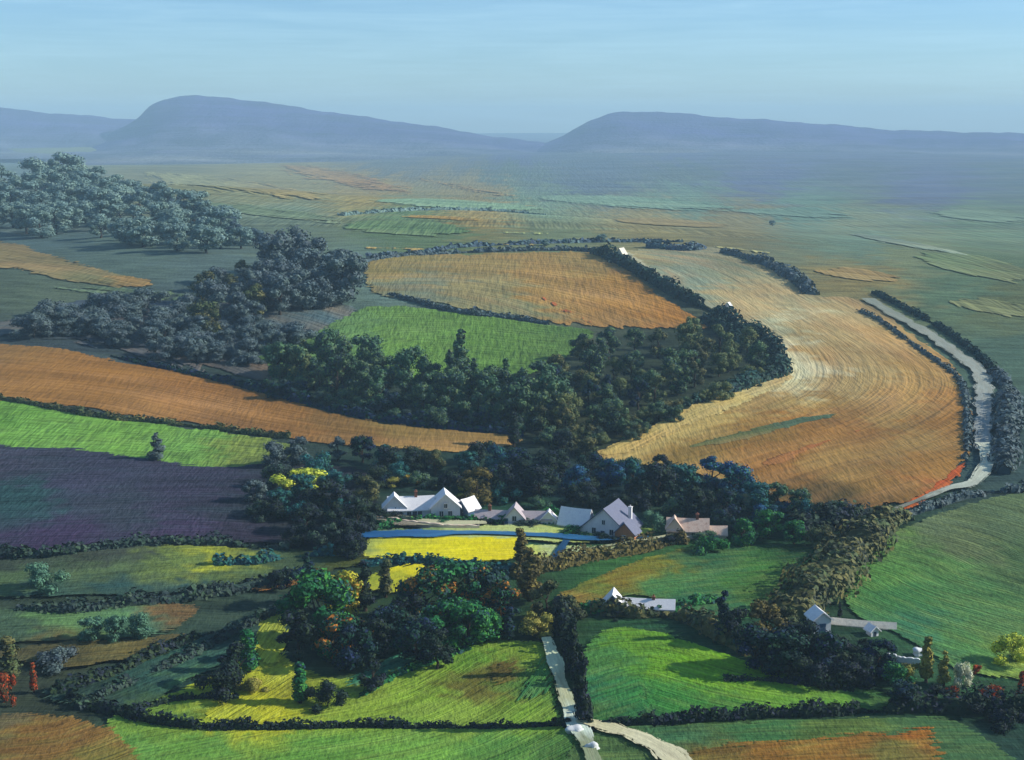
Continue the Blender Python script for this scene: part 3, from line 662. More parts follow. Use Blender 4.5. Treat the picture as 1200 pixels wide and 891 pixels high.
def tree(px, py, hpx, kind, pal, label, group=None, wpx=None, lean=0, name=None, protoi=None):
    """base pixel on the ground, height (and width) in photo pixels"""
    p = at(px, py); m = mpp(p)
    k = hpx*m/KTOP[kind]
    kw = (wpx*m/KASP[kind]) if wpx else k
    _cnt[kind] = _cnt.get(kind, 0)+1
    pr = PROTO[kind][(_cnt[kind] if protoi is None else protoi) % len(PROTO[kind])]
    e = bpy.data.objects.new(name or KNAME[kind], None); link(e)
    e.empty_display_size = .5
    e.location = (p[0], p[1], p[2]-.1); e.rotation_euler = (0, R(lean), random.uniform(0, 6.28)); e.scale = (kw, kw, k)
    tag(e, label, 'shrub' if kind == 'bush' else 'tree', group)
    c = link(bpy.data.objects.new('crown', pr[0]), e)
    if not pr[0].materials: pr[0].materials.append(PAL['dark'])
    c.material_slots[0].link = 'OBJECT'; c.material_slots[0].material = PAL[pal]
    link(bpy.data.objects.new('trunk', pr[1]), e)
    return e

def hedge(pts, w, h, pal, label, leaf=.8, dens=5.0, name='hedge', cat='hedge', ws=None, seed=1, group=None):
    """one continuous hedge along photo points; w, h in metres"""
    L = [at(*p) for p in spline(pts, 6)]
    rs = np.random.RandomState(seed+int(pts[0][0])+500)
    D = [L[0]]
    for i in range(len(L)-1):
        n = max(1, int(np.linalg.norm((L[i+1]-L[i])[:2])/max(1.0, w*.5)))
        for k in range(1, n+1): D.append(L[i]+(L[i+1]-L[i])*k/n)
    D = np.array(D); n = len(D)
    s = np.linspace(0, 1, n)
    prof = np.interp(s, np.linspace(0, 1, len(ws)), ws) if ws else np.ones(n)
    ph = rs.uniform(0, 6, 4); i = np.arange(n)
    gap = np.clip(1.25-1.1*np.exp(-((np.sin(i*.11+ph[1])-1)/.05)**2)+.15*np.sin(i*.31+ph[0]), .12, 1.2)
    prof = prof*gap
    hh = h*prof*(1+.22*np.sin(i*.8+ph[0])+.16*np.sin(i*1.9+ph[1])+rs.uniform(-.14, .14, n))
    ww = w*prof*(1+.18*np.sin(i*.6+ph[2])+rs.uniform(-.12, .12, n))
    tg = np.gradient(D[:, :2], axis=0); tg /= np.linalg.norm(tg, axis=1, keepdims=True)+1e-9
    nr = np.column_stack([-tg[:, 1], tg[:, 0]])
    O = D.mean(0); O[2] = float(terr(O[0], O[1]))
    m = 7; cv = []
    for q in range(n):
        for k in range(m):
            a = math.pi*k/(m-1)
            xy = D[q, :2]+nr[q]*ww[q]*.5*math.cos(a)*.68
            cv.append((*xy, float(terr(*xy))-.3+(hh[q]*.66+.3)*math.sin(a)**.7))
    cv = np.array(cv)-O
    cf = [[q*m+k, q*m+k+1, (q+1)*m+k+1, (q+1)*m+k] for q in range(n-1) for k in range(m-1)]
    cf += [list(range(m)), [(n-1)*m+k for k in range(m)][::-1]]
    ln = np.linalg.norm(np.diff(D[:, :2], axis=0), axis=1).sum()
    per = math.pi*math.sqrt((w*w/4+h*h)/2)
    nl = int(min(15000, max(ln*dens, ln*per*2.6/(leaf*leaf))))
    t = rs.uniform(0, n-1.001, nl); q = t.astype(int); fr = (t-q)[:, None]
    a = rs.uniform(.02, math.pi-.02, nl)
    c = D[q]*(1-fr)+D[np.minimum(q+1, n-1)]*fr
    rr = rs.uniform(.7, 1.15, nl)
    lat = np.cos(a)*ww[q]*.5*rr
    P = np.column_stack([c[:, 0]+nr[q, 0]*lat, c[:, 1]+nr[q, 1]*lat, np.zeros(nl)])
    P[:, 2] = terr(P[:, 0], P[:, 1])+hh[q]*np.sin(a)**.7*rr
    nm = np.column_stack([nr[q, 0]*np.cos(a), nr[q, 1]*np.cos(a), np.sin(a)])
    rnd = (.5+.5*np.sin(t*.35+ph[3]) + rs.uniform(-.25, .25, nl)) % 1
    me = leaf_mesh(name, P-O, nm, leaf, rnd, (cv, cf, .1), seed=seed)
    me.materials.append(PAL[pal])
    o = link(bpy.data.objects.new(name, me)); o.location = O
    return tag(o, label, cat, group)

# ------------------------------------------------------------------ woods
def inside(poly, x, y):
    c = False; j = len(poly)-1
    for i in range(len(poly)):
        if (poly[i][1] > y) != (poly[j][1] > y) and x < (poly[j][0]-poly[i][0])*(y-poly[i][1])/(poly[j][1]-poly[i][1])+poly[i][0]: c = not c
        j = i
    return c
def wood(poly, n, hr, kinds, pals, label, group, gap=.6, seed=0, squash=1.0):
    rnd = random.Random(seed); got = []
    x0, x1 = min(p[0] for p in poly), max(p[0] for p in poly); y0, y1 = min(p[1] for p in poly), max(p[1] for p in poly)
    tries = 0
    while len(got) < n and tries < 20000:
        tries += 1
        x, y = rnd.uniform(x0, x1), rnd.uniform(y0, y1)
        if not inside(poly, x, y): continue
        h = rnd.uniform(*hr)
        if any(abs(x-a) < gap*(h+b)*.42 and abs(y-c) < gap*(h+b)*.16 for a, c, b in got): continue
        got.append((x, y, h))
    for x, y, h in sorted(got, key=lambda g: g[1]):
        k = rnd.choice(kinds)
        tree(x, y, h, k, rnd.choice(pals), label[k] if isinstance(label, dict) else label, group, wpx=h*squash*{'round': .8, 'ragged': .78, 'tall': .4, 'conifer': .5, 'bush': 1.3}[k])

# far wooded ridge on the left
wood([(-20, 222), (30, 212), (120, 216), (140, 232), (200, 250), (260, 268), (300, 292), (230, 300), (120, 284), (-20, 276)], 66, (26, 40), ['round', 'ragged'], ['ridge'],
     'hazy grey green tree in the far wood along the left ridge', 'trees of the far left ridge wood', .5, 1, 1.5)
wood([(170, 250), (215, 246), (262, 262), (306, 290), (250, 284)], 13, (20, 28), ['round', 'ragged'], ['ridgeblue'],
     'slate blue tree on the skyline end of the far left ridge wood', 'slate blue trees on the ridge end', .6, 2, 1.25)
# the round dark copse and the slate wood running down from it
wood([(305, 350), (330, 322), (372, 322), (408, 330), (412, 348), (390, 366), (330, 372)], 20, (40, 62), ['round'], ['slate'],
     'tall slate grey tree in the round copse above the green pasture', 'trees of the round copse', .5, 3, 1.15)
wood([(215, 372), (250, 340), (300, 330), (320, 352), (300, 385), (230, 400)], 18, (28, 44), ['round', 'ragged'], ['slate', 'umber'],
     'slate grey tree left of the round copse on the hillside', 'trees beside the round copse', .5, 4, 1.15)
wood([(40, 372), (130, 356), (220, 372), (300, 392), (360, 398), (330, 430), (300, 440), (230, 428), (140, 410), (40, 400)], 62, (18, 30), ['bush', 'round', 'bush'], ['slate'],
     {'round': 'slate grey tree in the low wood above the brown ploughed field', 'ragged': 'slate grey tree in the low wood above the brown ploughed field', 'bush': 'low slate grey bush in the wood above the brown ploughed field'}, 'low wood above the ploughed field', .6, 5, 1.4)
# belt of dark wood under the green pasture
wood([(318, 440), (420, 436), (480, 462), (560, 470), (600, 480), (650, 470), (650, 500), (610, 510), (560, 498), (480, 486), (400, 474), (330, 458)], 34, (36, 58), ['round', 'ragged', 'round'], ['belt', 'wood'],
     'dark green tree in the wood below the green pasture', 'trees below the green pasture', .5, 6, 1.0)
wood([(320, 445), (360, 440), (410, 445), (400, 462), (340, 458)], 6, (40, 52), ['tall', 'round'], ['wood', 'oakbrown'],
     'dark green tree at the left tip of the wood below the pasture', 'trees at the left tip of the wood', .5, 16, 1.0)
wood([(318, 452), (400, 468), (480, 480), (560, 492), (612, 504), (612, 514), (540, 504), (440, 492), (320, 466)], 30, (14, 24), ['bush'], ['belt', 'wood', 'navy', 'darkslate'],
     'low dark bush along the lower edge of the pasture wood', 'bushes along the pasture wood', .6, 31, 1.2)
wood([(640, 520), (720, 508), (800, 472), (880, 446), (902, 440), (890, 452), (800, 490), (730, 522), (660, 534)], 26, (14, 24), ['bush'], ['oakbrown', 'belt', 'umber', 'darkslate'],
     'low brown green bush along the lower edge of the bend wood', 'bushes along the bend wood', .6, 32, 1.2)
for x, y, h in ((540, 468, 84), (528, 470, 62), (592, 474, 56), (612, 478, 48), (556, 470, 52)):
    tree(x, y, h, 'conifer', 'wood', {540: 'tallest dark conifer standing up against the green pasture', 528: 'dark conifer just left of the tallest pasture conifer', 592: 'dark pointed conifer in a dip of the pasture edge', 612: 'shorter dark conifer right of the pasture dip', 556: 'dark conifer just right of the tallest pasture conifer'}[x], 'conifers of the pasture wood', wpx=h*.5)
wood([(620, 476), (680, 420), (740, 404), (800, 402), (860, 404), (880, 420), (905, 430), (860, 448), (790, 470), (720, 510), (660, 522), (620, 510)], 44, (26, 44), ['round', 'ragged'], ['oakbrown', 'belt', 'umber'],
     'brown green tree in the wood inside the bend of the stubble field', 'trees inside the bend', .5, 7, 1.05)
for x, y, h in ((690, 476, 42), (748, 470, 40), (650, 462, 46), (712, 462, 34)):
    tree(x, y+10, h, 'ragged', 'navy', {690: 'deep blue tree in the middle of the bend wood', 748: 'deep blue tree at the right of the bend wood', 650: 'deep blue tree where the pasture wood meets the bend wood', 712: 'small deep blue tree between two larger blue ones'}[x], wpx=h*.7)
tree(602, 524, 44, 'tall', 'dark', 'dark slender tree at the tip of the ploughed field', wpx=22)
tree(660, 536, 34, 'round', 'dark', 'dark tree at the foot of the bend wood by the pale strip')
tree(690, 534, 26, 'bush', 'umber', 'umber bush at the lower end of the pale stubble strip', wpx=46)

# village trees, back row
VT = [
 (320, 548, 34, 'round', 'slate', 'slate grey tree where the light green field ends'), (352, 545, 36, 'round', 'slate', 'slate blue tree above the yellow bush'), (396, 540, 30, 'ragged', 'slate', 'grey tree just right of the yellow bush top'),
 (425, 542, 34, 'round', 'navy', 'deep blue tree under the ploughed field tongue'), (455, 552, 32, 'round', 'dark', 'dark tree behind the left white house'), (486, 548, 26, 'bush', 'dark', 'dark bush under the ploughed field above the village'),
 (510, 556, 30, 'ragged', 'umber', 'umber tree above the twin gabled white house'), (546, 556, 30, 'round', 'teal', 'teal tree behind the small shed'), (580, 552, 34, 'round', 'blue', 'blue tree left of the white chimney dab'),
 (560, 590, 46, 'round', 'brown', 'brown green tree between the shed and the grey farmhouse'), (590, 586, 44, 'ragged', 'dark', 'dark tree behind the grey farmhouse'), (632, 588, 46, 'round', 'dark', 'dark tree right of the grey farmhouse gable'),
 (610, 560, 38, 'round', 'navy', 'navy tree above the grey farmhouse'), (648, 566, 40, 'round', 'dark', 'dark tree in the village centre'), (676, 580, 38, 'round', 'blue', 'bright blue tree left of the big house gable'),
 (716, 570, 36, 'round', 'blue', 'blue tree rising behind the big house'), (742, 576, 40, 'ragged', 'teal', 'teal tree behind the right end of the big house'), (770, 592, 52, 'round', 'dark', 'dark tree between the big house and the pink cottage'),
 (800, 580, 40, 'round', 'teal', 'teal tree above the pink cottage'), (834, 576, 44, 'ragged', 'blue', 'brightest blue tree right of the village under the stubble'), (860, 584, 44, 'round', 'blue', 'broad blue tree on the right side of the village'),
 (812, 606, 40, 'round', 'dark', 'dark tree close behind the pink cottage'), (850, 612, 44, 'round', 'navy', 'navy tree at the right end of the pink cottage'), (884, 606, 44, 'round', 'teal', 'dark teal tree right of the pink cottage'),
 (910, 600, 36, 'ragged', 'wood', 'grey green tree at the edge of the stubble field'), (936, 606, 34, 'round', 'wood', 'grey green tree above the rusty lane end'), (900, 630, 36, 'round', 'green', 'deep green tree below the right village trees'),
 (960, 616, 30, 'round', 'dark', 'dark tree at the rusty lane end'), (985, 612, 26, 'bush', 'wood', 'grey green bush below the stubble corner'), (870, 640, 36, 'round', 'green', 'deep green tree below the pink cottage end'),
 (835, 648, 30, 'bush', 'green', 'broad deep green bush in front of the pink cottage'), (930, 638, 30, 'round', 'green', 'deep green tree right of the two below the cottage'), (960, 642, 28, 'bush', 'umber', 'umber bush at the top of the dark hedge belt'),
 (354, 588, 36, 'round', 'teal', 'teal tree under the yellow bush'), (388, 606, 46, 'round', 'dark', 'dark tree left of the little white hut'), (420, 626, 46, 'round', 'dark', 'black green tree at the left end of the blue stream'),
 (396, 640, 46, 'ragged', 'dark', 'black green tree below the little white hut'), (430, 590, 36, 'round', 'umber', 'umber tree between the hut and the twin gabled house'), (360, 626, 40, 'round', 'dark', 'dark tree at the edge of the dark purple field'),
 (330, 606, 34, 'round', 'teal', 'blue teal tree low in the dark purple field'), (300, 590, 30, 'round', 'slate', 'slate tree in the dark purple field'), (438, 572, 30, 'bush', 'dark', 'dark bush on the left of the village'),
 (184, 540, 34, 'conifer', 'slate', 'pointed slate tree standing out on the light green field'), (410, 656, 40, 'round', 'dark', 'black tree left of the yellow rape field'),
 (696, 556, 26, 'bush', 'navy', 'navy bush behind the big house roof'), (776, 560, 30, 'round', 'dark', 'dark tree at the top of the village by the stubble'), (740, 552, 24, 'bush', 'wood', 'grey bush under the pale stubble strip'),
]
for x, y, h, k, p, l in VT: tree(x, y, h, k, p, l, 'trees around the village', wpx=h*{'round': .98, 'ragged': .9, 'bush': 1.6, 'conifer': .8}[k])
wood([(440, 542), (560, 540), (700, 556), (820, 560), (940, 596), (950, 616), (880, 634), (780, 604), (640, 598), (560, 584), (440, 574)], 48, (20, 32), ['bush'], ['blue', 'dark', 'teal', 'wood', 'dark', 'navy'],
     {'bush': 'dark blue green bush in the scrub around the village houses', 'round': 'small dark blue green tree in the scrub around the village houses', 'ragged': 'small dark blue green tree in the scrub around the village houses'}, 'scrub around the village houses', .7, 21, 1.1)
wood([(330, 560), (420, 560), (440, 650), (360, 650), (300, 610)], 16, (24, 36), ['bush'], ['dark', 'darkslate', 'teal'],
     {'bush': 'dark bush in the thicket at the left end of the stream', 'round': 'dark tree in the thicket at the left end of the stream'}, 'thicket at the left end of the stream', .7, 22, 1.1)
for x, y, h, w_, p_, l_ in ((452, 610, 13, 30, 'dark', 'dark bush at the left foot of the twin gabled house'), (478, 612, 9, 34, 'darkslate', 'dark slate bush under the low roof of the twin gabled house'), (526, 614, 10, 26, 'green', 'small green bush before the tall white gable'), (566, 614, 10, 30, 'dark', 'dark bush at the left end of the grey farmhouse'),
        (618, 618, 11, 34, 'darkslate', 'dark slate bush right of the farmhouse gable'), (672, 628, 12, 36, 'green', 'green bush before the low wing of the big house'), (708, 634, 10, 30, 'darkslate', 'dark slate bush before the big house gable'), (744, 632, 12, 24, 'brown', 'brown bush at the right corner of the big house'), (786, 636, 11, 34, 'dark', 'dark bush at the left end of the pink cottage'), (828, 634, 12, 34, 'wood', 'grey green bush before the pink cottage')):
    tree(x, y, h, 'bush', p_, l_, 'garden bushes of the village', wpx=w_)
tree(352, 576, 28, 'bush', 'yellow', 'bright yellow bush shining left of the village', wpx=60)
tree(556, 580, 20, 'bush', 'gold', 'mustard yellow bush above the small shed', wpx=48)
tree(486, 566, 12, 'bush', 'gold', 'small yellow bush above the twin gabled house', wpx=32)
tree(458, 570, 12, 'bush', 'olive', 'small olive bush left of the small yellow one', wpx=30)
tree(585, 612, 10, 'bush', 'green', 'low green bush in front of the grey farmhouse', wpx=26)
tree(650, 616, 14, 'bush', 'green', 'low green bush left of the big house', wpx=34)
tree(688, 618, 14, 'bush', 'green', 'low green bush under the big house gable', wpx=36)
tree(765, 622, 26, 'bush', 'tealbush', 'grey teal bush right of the big house chimney', wpx=30)
tree(470, 606, 14, 'bush', 'dark', 'dark hollow bush under the white house roof', wpx=34)

tree(686, 850, 104, 'tall', 'dark', 'tallest dark slender tree leaning beside the chalk track', wpx=26, lean=-4)
tree(670, 790, 72, 'tall', 'dark', 'dark slender tree halfway up beside the chalk track', wpx=22, lean=-3)
# brown pair by the yellow field
tree(610, 662, 46, 'tall', 'brown', 'dark brown slender tree in front of the yellow rape field', wpx=26)
tree(622, 704, 66, 'tall', 'brown', 'brown ragged tree below the slender brown tree', wpx=38)
tree(640, 726, 50, 'ragged', 'umber', 'umber tree at the head of the chalk track', wpx=40)
tree(668, 718, 30, 'bush', 'umber', 'umber bush between the track head and the cottage', wpx=44)

# foreground group in the middle
FT = [
 (500, 732, 72, 'round', 'autumn', 'green tree with a rust patch in the middle group'), (536, 726, 72, 'round', 'green', 'tall deep green tree at the back of the middle group'), (566, 720, 62, 'round', 'autumn', 'green tree with rusty spots right of the tall deep green one'),
 (592, 728, 50, 'ragged', 'autumn', 'rust flecked tree by the brown ragged tree'), (480, 740, 56, 'round', 'dark', 'black green tree at the left of the middle group'), (520, 760, 62, 'round', 'green', 'deep green tree at the front of the middle group'),
 (548, 760, 58, 'round', 'green', 'deep green front tree over a bare dark trunk'), (450, 756, 50, 'round', 'navy', 'navy blue tree left of the middle group'), (488, 778, 56, 'round', 'navy', 'navy blue tree over two dark trunks in the middle group'),
 (512, 786, 52, 'ragged', 'dark', 'dark tree on tall trunks at the front of the middle group'), (596, 752, 46, 'tall', 'navy', 'oval blue green tree standing alone at the right of the group'), (570, 752, 44, 'round', 'green', 'rounded green tree behind the oval one'),
 (452, 700, 48, 'tall', 'umber', 'grey umber slender tree left of the yellow patch'), (428, 716, 62, 'tall', 'dark', 'tall dark slender tree between the two groups'), (438, 770, 50, 'round', 'dark', 'dark tree between the left and middle groups'),
 (630, 746, 30, 'bush', 'olive', 'olive bush at the top of the chalk track')]
for x, y, h, k, p, l in FT: tree(x, y, h, k, p, l, 'trees of the middle group', wpx=h*{'round': .95, 'ragged': .85, 'bush': 1.6, 'tall': .5}[k])
# foreground group on the left
LT = [
 (372, 756, 92, 'round', 'green', 'tall green tree in the left group with yellow field behind'), (352, 712, 52, 'round', 'navy', 'deep blue tree at the top of the left group'), (400, 726, 60, 'round', 'gold', 'golden orange tree in the left group'),
 (392, 776, 64, 'round', 'autumn', 'rust flecked green tree in the left group'), (412, 786, 62, 'round', 'navy', 'navy tree at the right of the left group'), (350, 776, 66, 'ragged', 'dark', 'black tree on a dark trunk in the left group'),
 (292, 790, 58, 'tall', 'green', 'upright green tree left of the yellow patch'), (276, 808, 58, 'ragged', 'dark', 'black ragged tree left of the upright green one'), (262, 818, 42, 'bush', 'dark', 'low black bush at the foot of the ragged tree'),
 (352, 826, 54, 'tall', 'green', 'pear shaped green tree in front of the left group'), (384, 830, 32, 'bush', 'dark', 'dark bush right of the pear shaped tree'), (436, 812, 50, 'ragged', 'dark', 'dark ragged tree where the two groups meet'),
 (420, 760, 40, 'round', 'autumn', 'small rust flecked tree between the groups'), (294, 812, 26, 'bush', 'olive', 'olive bush by the ragged black tree'), (360, 680, 36, 'tall', 'navy', 'small navy slender tree above the left group'), (326, 690, 26, 'bush', 'dark', 'dark bush in the hedge left of the left group')]
for x, y, h, k, p, l in LT: tree(x, y, h, k, p, l, 'trees of the left group', wpx=h*{'round': .9, 'ragged': .85, 'bush': 1.5, 'tall': .55}[k])
tree(50, 692, 34, 'bush', 'tealbush', 'grey teal bush at the left edge of the pale meadow', wpx=50)
tree(106, 752, 32, 'round', 'tealbush', 'rounded teal tree, leftmost of three on the pale strip', wpx=34)
tree(136, 754, 36, 'round', 'tealbush', 'rounded teal tree, middle one of three on the pale strip', wpx=28)
tree(166, 750, 36, 'round', 'tealbush', 'rounded teal tree, rightmost of three on the pale strip', wpx=30)
tree(12, 800, 60, 'tall', 'umber', 'umber tree at the left edge above the red bush', wpx=36)
tree(8, 826, 40, 'bush', 'red', 'orange red bush at the left edge of the fields', wpx=26)
tree(40, 812, 40, 'tall', 'red', 'upright orange red bush near the left edge', wpx=14)
tree(70, 778, 28, 'bush', 'slate', 'grey bush above the upright red bush', wpx=60)

# foreground group on the right
RT = [
 (846, 750, 62, 'tall', 'navy', 'tall blue black slender tree at the left of the right group'), (862, 756, 46, 'ragged', 'dark', 'dark tree beside the blue black slender tree'), (890, 752, 54, 'round', 'brown', 'golden brown tree behind the right group'),
 (884, 786, 56, 'round', 'navy', 'navy tree at the front of the right group'), (912, 790, 58, 'round', 'navy', 'larger navy tree in the right group'), (938, 780, 56, 'round', 'dark', 'black tree in the middle of the right group'),
 (924, 748, 40, 'ragged', 'umber', 'umber tree left of the white barn'), (970, 792, 56, 'round', 'navy', 'navy tree below the white barn'), (990, 784, 40, 'ragged', 'dark', 'dark ragged tree between the barn and the long shed'),
 (1014, 772, 26, 'ragged', 'dark', 'dark tree below the long cream shed'), (1030, 792, 48, 'round', 'navy', 'blue tree at the right of the right group'), (1000, 804, 40, 'bush', 'dark', 'dark bush at the lower edge of the right group'),
 (950, 804, 36, 'bush', 'dark', 'black bush casting long shadows on the green'), (1050, 814, 40, 'round', 'green', 'deep green tree at the head of the dark hedge'), (984, 724, 20, 'tall', 'dark', 'small dark slender tree right of the white barn'),
 (1060, 832, 38, 'round', 'navy', 'navy tree over the dark hedge on the right'), (1096, 830, 30, 'ragged', 'dark', 'dark tree left of the blossom bush'), (1085, 800, 60, 'tall', 'olive', 'upright olive tree right of the white wall'),
 (1106, 804, 44, 'tall', 'olive', 'short upright olive tree left of the blossom bush'), (1150, 838, 24, 'bush', 'dark', 'dark bush below the blossom bush'), (1184, 852, 32, 'bush', 'dark', 'dark bush at the right edge of the hedge'), (1060, 800, 26, 'bush', 'olive', 'small olive bush below the white wall')]
for x, y, h, k, p, l in RT: tree(x, y, h, k, p, l, 'trees of the right group', wpx=h*{'round': 1.0, 'ragged': .9, 'bush': 1.6, 'tall': .4}[k])
tree(1126, 806, 34, 'bush', 'blossom', 'round white blossom bush at the right', wpx=26)
tree(1116, 820, 18, 'bush', 'red', 'orange bush just below the blossom bush', wpx=16)
tree(1164, 822, 28, 'bush', 'red', 'wide orange red bush right of the blossom bush', wpx=44)
tree(1144, 790, 14, 'bush', 'red', 'little red bush above the wide orange one', wpx=14)
tree(1186, 776, 34, 'bush', 'yellow', 'yellow green bush at the right edge on the slope', wpx=50)
tree(1196, 822, 40, 'tall', 'red', 'rusty slender tree at the right edge', wpx=14)

# ------------------------------------------------------------------ hedges
hedge([(424, 308), (470, 301), (520, 298), (560, 296), (620, 294), (670, 294), (704, 297)], 3, 1.9, 'slate', 'thin dark hedge along the top of the brown stubble field', 1.5, 2.2)
hedge([(430, 300), (480, 299), (530, 291), (600, 287), (700, 284), (800, 284)], 3.5, 1.6, 'ridgeblue', 'faint blue grey hedge beyond the top stubble hedge', 2.0, 1.4, ws=[.6, 1, 1, .7])
hedge([(700, 298), (724, 309), (750, 322), (780, 340), (812, 356), (838, 368), (862, 384), (884, 404)], 6, 4.2, 'darkteal', 'thick dark teal hedge sweeping down between the two stubble fields', 1.4, 5, ws=[1.2, 1, 1, 1.1, 1])
hedge([(876, 388), (896, 402), (908, 418), (914, 438), (890, 448), (850, 462), (800, 478)], 5, 3.6, 'darkteal', 'dark teal hedge rounding the point of the bend wood', 1.3, 4, ws=[1, 1.3, 1.2, .8, .5])
hedge([(822, 378), (842, 386), (858, 398), (864, 414)], 4, 4, 'darkteal', 'short dark hedge curving inside the bend wood edge', 1.2, 5)
hedge([(848, 297), (876, 304), (905, 314), (934, 330), (950, 346)], 7, 3.0, 'slate', 'dark purple hedge above the right stubble field', 1.6, 3, ws=[.6, 1, 1.2, .8])
hedge([(760, 290), (800, 294), (820, 292)], 7, 3.2, 'ridgeblue', 'short blue hedge near the top of the right stubble field', 1.8, 2.5)
hedge([(1004, 364), (1034, 379), (1062, 400), (1092, 421), (1116, 438), (1129, 456), (1133, 484), (1134, 520), (1131, 540)], 2.0, 1.2, 'slate', 'thin slate hedge on the field side of the chalk track', 1.1, 4, ws=[1.3, 1, 1, 1, .8])
hedge([(1024, 344), (1060, 362), (1100, 384), (1140, 412), (1164, 434), (1178, 450)], 3, 1.6, 'darkteal', 'dark hedge on the outer side of the upper chalk track', 1.2, 4)
hedge([(1166, 440), (1178, 456), (1182, 490), (1178, 530), (1176, 556)], 5.5, 3.0, 'slate', 'thick purple grey hedge right of the lower chalk track', 1.1, 8, ws=[.8, 1.2, 1.2, 1])
hedge([(1400, 560), (1190, 576), (1150, 580), (1110, 590), (1060, 606), (1020, 622)], 2.2, 1.5, 'slate', 'low dark hedge under the bright clay edge of the field', .9, 5, ws=[1.6, 1.6, 1, 1])
hedge([(1046, 606), (1020, 630), (1000, 650), (976, 676), (950, 700), (926, 722)], 9, 3.2, 'umber', 'broad umber hedge belt running down to the right group', 1.0, 11, ws=[.7, 1.2, 1.3, 1.3, 1])
hedge([(1040, 598), (1000, 612), (960, 622), (930, 628)], 6, 4, 'dark', 'dark hedge at the stubble corner by the rusty lane end', .9, 8)
hedge([(130, 418), (200, 434), (270, 450), (340, 468), (420, 488), (500, 500), (570, 506), (612, 512)], 3, 1.8, 'navy', 'dark hedge line along the upper edge of the ploughed field', 1.0, 4, ws=[.5, .8, 1.2, 1.2, 1])
hedge([(-30, 464), (30, 474), (80, 484), (130, 492), (200, 498), (270, 506), (340, 514)], 2.4, 1.6, 'umber', 'low brown hedge between ploughed field and light green field', .8, 4, ws=[.6, 1, 1, .7])
hedge([(456, 346), (500, 358), (540, 368), (600, 374), (642, 381)], 3.5, 2.0, 'slate', 'thin hedge between stubble field and green pasture', 1.2, 2.2, ws=[.6, .8, 1, .5])
hedge([(600, 676), (640, 668), (680, 658), (730, 650), (780, 640), (800, 636)], 3.4, 2.2, 'brown', 'dark brown hedge slanting up to the pink cottage', .7, 12, ws=[1, 1.2, 1, 1.3, .8])
hedge([(424, 664), (480, 660), (560, 668), (600, 672)], 1.8, 1.6, 'teal', 'low teal hedge along the front of the yellow rape field', .7, 8)
hedge([(156, 842), (190, 851), (250, 856), (340, 856), (420, 854), (480, 854)], 1.3, 1.5, 'dark', 'low clipped dark hedge across the bottom left meadow', .5, 14, ws=[1.3, 1, .8, 1])
hedge([(474, 855), (520, 855), (580, 855), (640, 853), (668, 850)], .9, 1.0, 'dark', 'very thin dark hedge across the bottom middle meadow', .42, 14)
hedge([(700, 852), (760, 850), (860, 842), (960, 838), (1050, 834), (1130, 834), (1210, 838)], 1.6, 1.7, 'dark', 'long dark hedge across the bottom right meadow', .55, 16, ws=[.7, 1, 1, 1.2, 1.8, 2.4])
hedge([(652, 720), (662, 745), (672, 780), (682, 815), (692, 854)], 1.9, 3.0, 'dark', 'tall dark hedge running straight down beside the chalk track', .7, 26, ws=[1.4, 1.3, 1, .8, .6])
hedge([(694, 716), (740, 722), (790, 724), (824, 736), (850, 752), (880, 768)], 3.2, 2.2, 'umber', 'dark hedge linking the white roofed cottage and the right group', .8, 12, ws=[1, 1, 1.2, 1.4, 1])
hedge([(90, 832), (160, 800), (230, 768), (290, 736), (340, 712)], 2.2, 1.4, 'darkslate', 'long slate hedge climbing across the lower left fields', .7, 9)
hedge([(60, 815), (130, 794), (190, 766), (250, 742)], 2.2, 1.6, 'dark', 'dark hedge above the long slate one in the lower left', .7, 8)
hedge([(20, 716), (90, 718), (150, 710), (210, 704), (270, 694), (340, 682)], 3, 1.7, 'darkslate', 'purple grey hedge between the two lower left meadows', .8, 8, ws=[.7, 1.2, 1, 1.2, 1])
hedge([(80, 820), (110, 830), (146, 840), (170, 846)], 2.0, 1.4, 'dark', 'short dark hedge at the corner of the bottom ploughed field', .6, 12)
hedge([(150, 838), (200, 824), (240, 820), (280, 820)], 1.2, 1.0, 'dark', 'low dark hedge under the ragged black tree', .5, 14)
hedge([(-20, 652), (60, 652), (120, 644), (190, 638), (270, 640), (340, 646)], 2.6, 1.6, 'darkslate', 'low purple hedge along the bottom of the dark purple field', .8, 7)
hedge([(250, 664), (300, 662), (340, 656), (390, 652)], 2.4, 1.8, 'teal', 'short teal hedge on the pale meadow left of the black trees', .8, 8)
hedge([(640, 722), (680, 716), (720, 720), (780, 716), (840, 706)], 2.0, 1.4, 'green', 'green hedge behind the white roofed cottage', .7, 8)
hedge([(640, 604), (700, 622), (742, 628)], 2.0, 1.6, 'green', 'green garden hedge in front of the big house', .7, 10)
hedge([(430, 622), (500, 612), (560, 612), (640, 614)], 1.6, 1.2, 'green', 'green garden hedge in front of the white house and farmhouse', .6, 9)
hedge([(420, 820), (460, 796), (500, 780), (550, 762)], 1.4, 1.0, 'green', 'low green hedge slanting up to the middle group', .6, 12)
hedge([(848, 800), (900, 800), (950, 806), (1000, 812)], 1.4, .9, 'dark', 'low dark scrub edge below the right group', .5, 12)

hedge([(400, 253), (480, 247), (560, 247), (640, 252)], 5, 1.6, 'ridge', 'faint far hedgerow above the orange streak of stubble', 2.0, .5, seed=40)
for x, y, h in ((705, 284, 10), (640, 288, 9), (575, 248, 6), (905, 265, 7)):
    tree(x, y, h, 'round', 'ridge', 'small hazy tree standing alone beyond the stubble hill', 'trees beyond the stubble hill', wpx=h*1.3)

